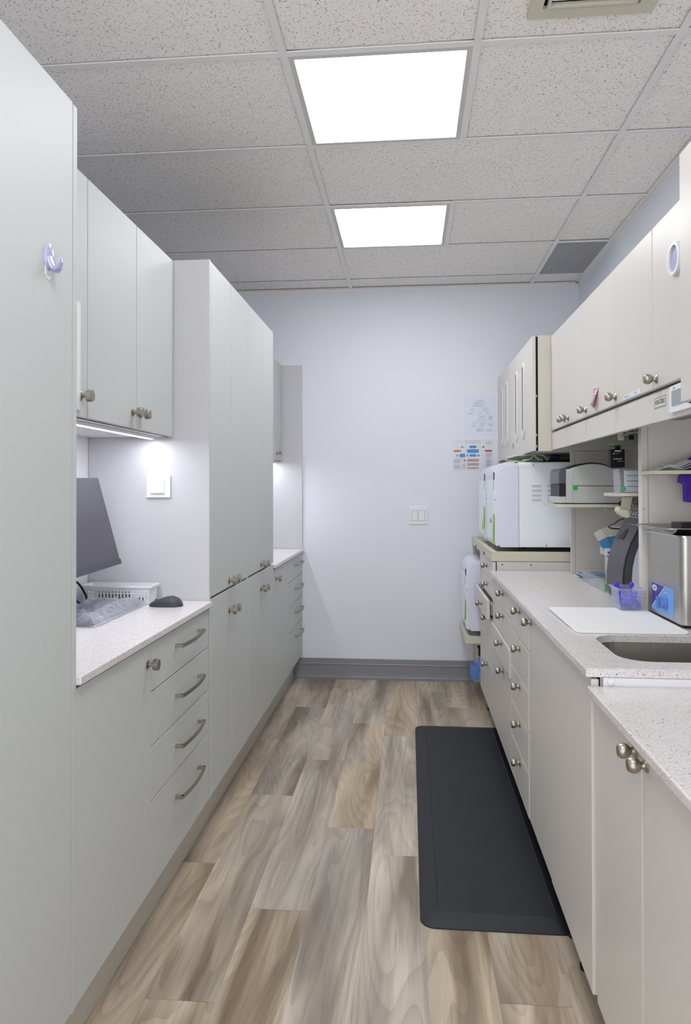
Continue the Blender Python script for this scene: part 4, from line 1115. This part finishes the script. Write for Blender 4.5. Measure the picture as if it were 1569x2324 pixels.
# clear tray box
t = thing('clear_tray', 'low clear acrylic tray on the right countertop beside the curved machine', 'tray', (.84, 3.1, RC))
obj('tray_body', openbox(.785, .905, 2.935, 3.29, RC+.0005, RC+.052, .0025, .003), CLEAR, t)
obj('divider', MB().box(.788, .902, 3.09, 3.0925, RC+.003, RC+.045).box(.845, .847, 2.94, 3.09, RC+.003, RC+.045), CLEAR, t, smooth=False)
obj('vial', MB().cyl((.80, 2.96, RC+.003), (.80, 2.96, RC+.03), .005), GREENM, None, 'green vial standing in the clear acrylic tray', 'vial')
obj('swab', MB().box(.82, .838, 2.955, 2.975, RC+.0032, RC+.036, bev=.003), POUCHW, None, 'cream block standing in the clear acrylic tray', 'block')
# clear bin with blue tips
t = thing('plastic_bin', 'frosted clear bin filled with bright blue caps by the white board', 'bin', (.75, 2.52, .8915))
obj('bin_body', openbox(.714, .786, 2.470, 2.560, .8925, .962, .0015, .007), FROST, t)
obj('bin_rim', MB().ring(rr(.701, .799, 2.457, 2.573, .006), rr(.707, .793, 2.463, 2.567, .005), .962, .966), FROST, t)
tips = []
for k in range(52):
    x = random.uniform(.724, .778); y = random.uniform(2.481, 2.551); z = .900+.0085*(k//10)
    b = MB().lathe([(0, 0), (.0045, .001), (.0088, .005), (.0088, .010), (.005, .013), (0, .014)], (x, y, z-.004), (random.uniform(-.5, .5), random.uniform(-.5, .5), 1), 12)
    tips.append(obj('plastic_tip', b, BLUEI, None, 'bright blue plastic tip heaped in the frosted bin', 'tip', 'blue tips in the frosted bin'))
for (p0, p1, lab) in (((.722, 2.535, .970), (.785, 2.50, .915), 'blue ball-ended stick leaning out of the left of the frosted bin'), ((.772, 2.54, .969), (.745, 2.49, .92), 'blue ball-ended stick at the right of the frosted bin')):
    b = MB().cyl(p0, p1, .0028, seg=10).lathe([(0, 0), (.005, .001), (.0078, .0045), (.0085, .0085), (.0075, .0125), (.0045, .016), (0, .017)], Vector(p0)-(Vector(p1)-Vector(p0)).normalized()*.010, Vector(p1)-Vector(p0), 16)
    obj('mixing_stick', b, BLUEI, None, lab, 'stick')
# white drain board
obj('drain_board', MB().prism(rr(.484, .806, 2.105, 2.530, .022), RC+.0005, RC+.0065, bev=.0015), BOARD, None, 'white textured mat lying between the sink and the frosted bin', 'board')

# ultrasonic cleaner
t = thing('ultrasonic_cleaner', 'square stainless steel ultrasonic cleaner with blue label and dial', 'cleaner', (.93, 2.345, RC))
cx0, cx1, cy0, cy1, cz0, cz1 = .8105, 1.08, 2.190, 2.500, RC+.010, 1.160
obj('housing', MB().prism(rr(cx0, cx1, cy0, cy1, .018), cz0, cz1, bev=.004), STEELB, t)
for xx in (cx0+.03, cx1-.03):
    for yy in (cy0+.03, cy1-.03): obj('foot', MB().cyl((xx, yy, RC), (xx, yy, cz0), .012), BLACK, t)
obj('tank_rim', MB().ring(rr(cx0-.006, cx1+.006, cy0-.006, cy1+.003, .02), rr(cx0+.012, cx1-.012, cy0+.012, cy1-.012, .02), cz1-.002, cz1+.004), STEEL, t)
M = frame((cx0, 2.446, .905), (0, -1, 0), (0, 0, 1))      # label faces -x
LW, LH = .193, .090
pl = obj('label_plate', MB(M).prism(rr(0, LW, 0, LH, .005), -.0002, .0010), LBLUE, t, label='light blue control label')
obj('label_corner', MB(M).prism([(.002, .012), (.002, LH-.002), (.118, LH-.002)], .0010, .0013), DBLUE, t, label='dark blue label corner', smooth=False)
b = MB(M)
for o_ in (.0, .004): b.prism([(.002+o_*.9, .010-o_*.9), (.120+o_*.6, LH-.001), (.1222+o_*.6, LH-.001), (.0042+o_*.9, .0095-o_*.9)], .0013, .0016)
obj('label_stripe', b, PAPER, t, smooth=False)
b = MB(M)
ov = [(.028+.022*math.cos(2*math.pi*k/24), .073+.010*math.sin(2*math.pi*k/24)) for k in range(24)]
b.prism(ov, .0013, .0016)
obj('logo_oval', b, PAPER, t, smooth=False)
obj('logo_letters', MB(M).text('L&R', .015, .028, .073, .0016, .0003), DBLUE, t, smooth=False)
b = MB(M).text('Quantrex', .0085, .050, .012, .0010, .0003, sx=.9)
for k in range(13):
    a = math.radians(-130+k*21); b.box(-.0012, .0012, .028, .0325, .0010, .0014, M=M @ Matrix.Translation((.128, .040, 0)) @ Matrix.Rotation(a, 4, 'Z'))
obj('dial_scale', b, PAPER, t, smooth=False)
obj('dial', MB(M).lathe([(.023, .001), (.023, .004), (.020, .007), (.018, .020), (.017, .021), (0, .021)], (.128, .040, 0), (0, 0, 1), 28).box(.128-.006, .128+.006, .040-.019, .040+.019, .020, .030, bev=.002), KNOBB, t, label='blue turning dial')
# lid tray on top
t = thing('steel_tray', 'shallow steel tray resting across the top of the ultrasonic cleaner', 'tray', (.86, 2.33, 1.166))
b = MB()
def ringset(rs):
    prev = None
    for (x0, x1, y0, y1, r, z) in rs:
        cur = [b.bm.verts.new((*p, z)) for p in rr(x0, x1, y0, y1, r, 8)]
        if prev: [b.bm.faces.new((prev[i], prev[(i+1) % len(cur)], cur[(i+1) % len(cur)], cur[i])) for i in range(len(cur))]
        prev = cur
    b.bm.faces.new(prev)
ringset([(.740, 1.09, 2.165, 2.495, .05, 1.186), (.758, 1.072, 2.183, 2.477, .045, 1.1868), (.785, 1.045, 2.21, 2.45, .035, 1.172), (.80, 1.03, 2.225, 2.435, .03, 1.1665)])
bmesh.ops.recalc_face_normals(b.bm, faces=b.bm.faces[:])
bmesh.ops.solidify(b.bm, geom=b.bm.faces[:], thickness=.0012)
obj('tray_body', b, STEEL, t)
obj('black_block', MB().box(.835, .94, 2.26, 2.34, 1.1675, 1.200, bev=.003), BLACK, None, 'black block lying in the steel tray at the right edge', 'block')

# near niche shelf
t = thing('wall_shelf', 'cream shelf above the steel cleaner at the right edge', 'shelf', (.95, 2.38, 1.352))
obj('board', MB().prism([(.790, 2.38), (.80, 2.36), (1.099, 2.28), (1.099, 2.503), (.790, 2.503)], 1.352, 1.364, 'z', bev=.001), BEIGE, t)
for k in range(3):
    M = rotz((.865+.02*k, 2.41, 1.3665+.010*k), .1*k)
    def pf2(u, v, k=k): return Vector((-.045+.12*u, -.03+.06*v, .006*math.sin(u*8+k*2)+.004*math.cos(v*6+k)+.010*u))
    b = MB(M).grid(pf2, 14, 6); bmesh.ops.solidify(b.bm, geom=b.bm.faces[:], thickness=.002)
    obj('paper_pouch', b, [POUCHW, PAPER, PAPER][k], None, ['crumpled white pouch lowest on the shelf above the cleaner', 'crumpled white pouch in the middle on the shelf above the cleaner', 'crumpled white pouch uppermost on the shelf above the cleaner'][k], 'pouch', 'crumpled pouches on the shelf')
b = MB()
def lump(u, v):
    a = 2*math.pi*u; c = math.pi/2*v; n = 1+.25*noise.noise(Vector((math.cos(a)*2, math.sin(a)*2, v*3)))
    return Vector((.995+.075*math.cos(a)*math.cos(c)*n, 2.445+.035*math.sin(a)*math.cos(c)*n, 1.3645+.058*math.sin(c)*n))
b.grid(lump, 28, 10)
bmesh.ops.remove_doubles(b.bm, verts=b.bm.verts, dist=.0001); bmesh.ops.holes_fill(b.bm, edges=b.bm.edges[:], sides=60)
obj('purple_glove', b, PURPLE, None, 'crumpled purple glove lying on the shelf at the right edge', 'glove')
obj('purple_cloth', MB().prism([(.888, 1.3515), (.884, 1.325), (.901, 1.321), (.902, 1.262), (.94, 1.258), (.975, 1.264), (.975, 1.3515)], 2.40, 2.425, 'y', bev=.004), PURPLE, None, 'purple piece hanging under the shelf at the right edge', 'glove')

# ---- far wall
# double rocker switch
t = thing('light_switch', 'white double rocker switch plate on the far wall', 'switch', (.063, WY, 1.062))
obj('plate', MB().box(.002, .124, WY-.006, WY, 1.062, 1.185, bev=.002), SWPL, t)
for (a_, c_) in ((.019, .056), (.066, .107)):
    r = obj('rocker', MB().prism([(1.090, WY-.006), (1.158, WY-.006), (1.158, WY-.012), (1.124, WY-.008), (1.090, WY-.0075)], a_, c_, 'x', M=Matrix(((1, 0, 0, 0), (0, 0, 1, 0), (0, 1, 0, 0), (0, 0, 0, 1)))), WPL, t)
    obj('surround', MB().ring([(a_-.0025, 1.0865), (c_+.0025, 1.0865), (c_+.0025, 1.1605), (a_-.0025, 1.1605)], [(a_, 1.089), (c_, 1.089), (c_, 1.158), (a_, 1.158)], WY-.0066, WY-.0058, 'y'), CABG, t, smooth=False)
# flow chart, portrait black and white
M = frame((.369, WY-.0006, 1.659), (1, 0, 0), (0, 0, 1), (0, -1, 0))
t = thing('wall_notice', 'grey portrait flowchart sheet on the far wall, the upper of two', 'notice', (.477, WY, 1.659))
obj('sheet', MB(M).box(0, .215, 0, .275, 0, .0008), PAPER2, t, smooth=False)
b = MB(M); d_ = .0008
def fbox(x, y, w_, h_, n=2, m=0, ln=.0004):
    for (p, q, r_, s_) in ((x-w_/2, x+w_/2, y-h_/2, y-h_/2+ln), (x-w_/2, x+w_/2, y+h_/2-ln, y+h_/2), (x-w_/2, x-w_/2+ln, y-h_/2, y+h_/2), (x+w_/2-ln, x+w_/2, y-h_/2, y+h_/2)): b.box(p, q, r_, s_, d_, d_+.0003, m)
    for i in range(n):
        yy = y+(n-1)*.0021-(i*.0042); sh = .82 if i < n-1 or n == 1 else .55
        xx = x-w_*.40; xe = x+w_*.40*sh
        while xx < xe:
            l_ = random.uniform(.002, .006); b.box(xx, min(xx+l_, xe), yy-.0008, yy+.0008, d_, d_+.0003, m); xx += l_+.0010
# coordinates from the sheet: px->m 0.00294
def pc(u, v): return ((u-550)/1569*150*.00298, (1165-v)/2301*220*.00302)
for (u, v, w_, h_, n) in ((958, 333, 170, 16, 1), (925, 380, 300, 50, 2), (920, 447, 330, 50, 2), (1080, 505, 205, 40, 1), (770, 548, 115, 40, 1), (1078, 560, 125, 36, 1), (730, 632, 155, 75, 2), (950, 630, 115, 40, 1), (1130, 632, 95, 40, 1), (993, 712, 155, 60, 3), (1190, 738, 110, 110, 6), (988, 785, 230, 46, 1), (812, 850, 100, 36, 1), (1015, 853, 190, 36, 1), (805, 922, 95, 60, 2), (992, 915, 130, 48, 2), (1192, 900, 100, 60, 3), (945, 1018, 195, 75, 4), (1165, 1032, 170, 55, 2)):
    X, Yy = pc(u, v); fbox(X, Yy, w_*.000285, h_*.00029, n)
for (u, v) in ((900, 412), (965, 487), (783, 522), (1062, 535), (765, 590), (992, 603), (1122, 597), (1078, 672), (1150, 675), (990, 755), (1000, 820), (818, 885), (990, 882), (1187, 858), (977, 960), (1187, 992), (880, 840), (820, 632)):
    X, Yy = pc(u, v); b.box(X-.0003, X+.0003, Yy-.003, Yy+.003, d_, d_+.0003); b.prism([(X-.0012, Yy-.001), (X+.0012, Yy-.001), (X, Yy-.0035)], d_, d_+.0003)
obj('print', b, INK, t, smooth=False)
obj('tape', MB(M).box(-.003, .001, .195, .212, .0002, .0012), WPL, t, smooth=False)
# coloured decision tree, landscape
M = frame((.294, WY-.0006, 1.421), (1, 0, 0), (0, 0, 1), (0, -1, 0))
t = thing('wall_notice', 'coloured landscape decision chart on the far wall, the lower of two', 'notice', (.43, WY, 1.421))
obj('sheet', MB(M).box(0, .278, 0, .215, 0, .0008), PAPER2, t, smooth=False)
obj('border', MB(M).box(.004, .272, .004, .211, .0008, .0010), PAPER, t, smooth=False)
d_ = .0010
def qc(u, v): return ((u+35)/1569*100*.00296, (1415-v)/1569*100*.00300)
def rbox(b, u0, u1, v0, v1, r=.002):
    x0, y0 = qc(u0, v1); x1, y1 = qc(u1, v0); b.prism(rr(x0, x1, y0, y1, r, 3), d_, d_+.0004)
b = MB(M)
for q in ((578, 820, 500, 595), (490, 905, 630, 760), (225, 425, 785, 915), (578, 820, 805, 895)): rbox(b, *q)
obj('blue_box', b, CBLUE, t, smooth=False)
b = MB(M); rbox(b, 20, 265, 657, 725, .001)
for (u, v) in ((322, 555), (143, 852), (502, 852)): X, Yy = qc(u, v); b.cyl((X, Yy, d_), (X, Yy, d_+.0004), .0066, seg=16)
obj('orange_mark', b, CORG, t, smooth=False)
b = MB(M); rbox(b, 1127, 1372, 657, 722, .001)
for (u, v) in ((1068, 553), (893, 852), (395, 1025)): X, Yy = qc(u, v); b.cyl((X, Yy, d_), (X, Yy, d_+.0004), .0066, seg=16)
obj('red_mark', b, CRED, t, smooth=False)
b = MB(M)
for q in ((490, 908, 970, 1075), (490, 908, 1115, 1220), (490, 908, 1265, 1330)): rbox(b, *q, r=.001)
obj('rose_box', b, CPNK, t, smooth=False)
b = MB(M)
def ln(u0, v0, u1, v1):
    a = qc(u0, v0); c = qc(u1, v1); e = .00035
    b.box(min(a[0], c[0])-e, max(a[0], c[0])+e, min(a[1], c[1])-e, max(a[1], c[1])+e, d_-.0001, d_+.0002)
for q in ((698, 455, 698, 500), (360, 553, 578, 553), (820, 553, 1030, 553), (140, 553, 285, 553), (143, 553, 143, 655), (1105, 553, 1250, 553), (1250, 553, 1250, 655), (280, 695, 480, 695), (915, 695, 1127, 695), (698, 760, 698, 805), (425, 852, 578, 852), (180, 852, 225, 852), (820, 852, 860, 852), (935, 852, 1115, 852), (143, 890, 143, 960), (322, 915, 322, 1025), (322, 1025, 360, 1025), (435, 1025, 490, 1025), (698, 1075, 698, 1115), (698, 1220, 698, 1265), (915, 1168, 1127, 1168), (1250, 930, 1250, 965), (143, 1110, 143, 1165), (265, 1245, 300, 1245)): ln(*q)
def para(u0, u1, v0, v1, step=18):
    v = v0
    while v < v1:
        a = qc(u0, v); c = qc(u1, v); x = a[0]
        while x < c[0]:
            l_ = random.uniform(.0012, .004); b.box(x, min(x+l_, c[0]), a[1]-.0008, a[1]+.0008, d_+.0001, d_+.0006); x += l_+.0009
        v += step
para(395, 985, 385, 420, 30); para(1140, 1350, 385, 440, 25); para(1220, 1290, 350, 365)
para(1165, 1335, 780, 920); para(1165, 1335, 995, 1280); para(40, 240, 990, 1100); para(40, 240, 1200, 1310); para(335, 420, 1150, 1300); para(95, 285, 350, 360)
para(515, 880, 985, 1065); para(540, 870, 1150, 1195); para(540, 870, 1285, 1320)
for (u0, u1, v0, v1) in ((1127, 1372, 315, 455), (1130, 1372, 765, 930), (1130, 1372, 970, 1330), (25, 265, 970, 1110), (25, 265, 1165, 1330), (305, 440, 1115, 1330)):
    for q in ((u0, v0, u1, v0), (u0, v1, u1, v1), (u0, v0, u0, v1), (u1, v0, u1, v1)): ln(*q)
X, Yy = qc(695, 330)
b.text('Decision Tree for Use of Chemical Indicators', .0105, X, Yy, d_, .0004, sx=.56)
obj('print', b, INK, t, smooth=False)

# ---- anti-fatigue mat
t = thing('floor_mat', 'black rubber anti-fatigue mat on the wood floor beside the right cabinets', 'mat', (.26, 3.02, 0))
o0 = rr(.030, .492, 2.118, 3.905, .045, 8); o1 = rr(.031, .491, 2.119, 3.904, .045, 8); i1 = rr(.085, .440, 2.175, 3.848, .022, 8)
b = MB()
R = [[b.bm.verts.new((*p, z)) for p in P] for P, z in ((o0, 0), (o1, .004), (i1, .0185), (rr(.087, .438, 2.177, 3.846, .021, 8), .0170), (rr(.091, .434, 2.181, 3.842, .019, 8), .0172))]
for P, Q in zip(R, R[1:]):
    for i in range(len(P)): j = (i+1) % len(P); b.bm.faces.new((P[i], P[j], Q[j], Q[i]))
b.bm.faces.new(R[-1]); bmesh.ops.recalc_face_normals(b.bm, faces=b.bm.faces[:])
obj('mat_body', b, MATRUB, t, smooth=False)
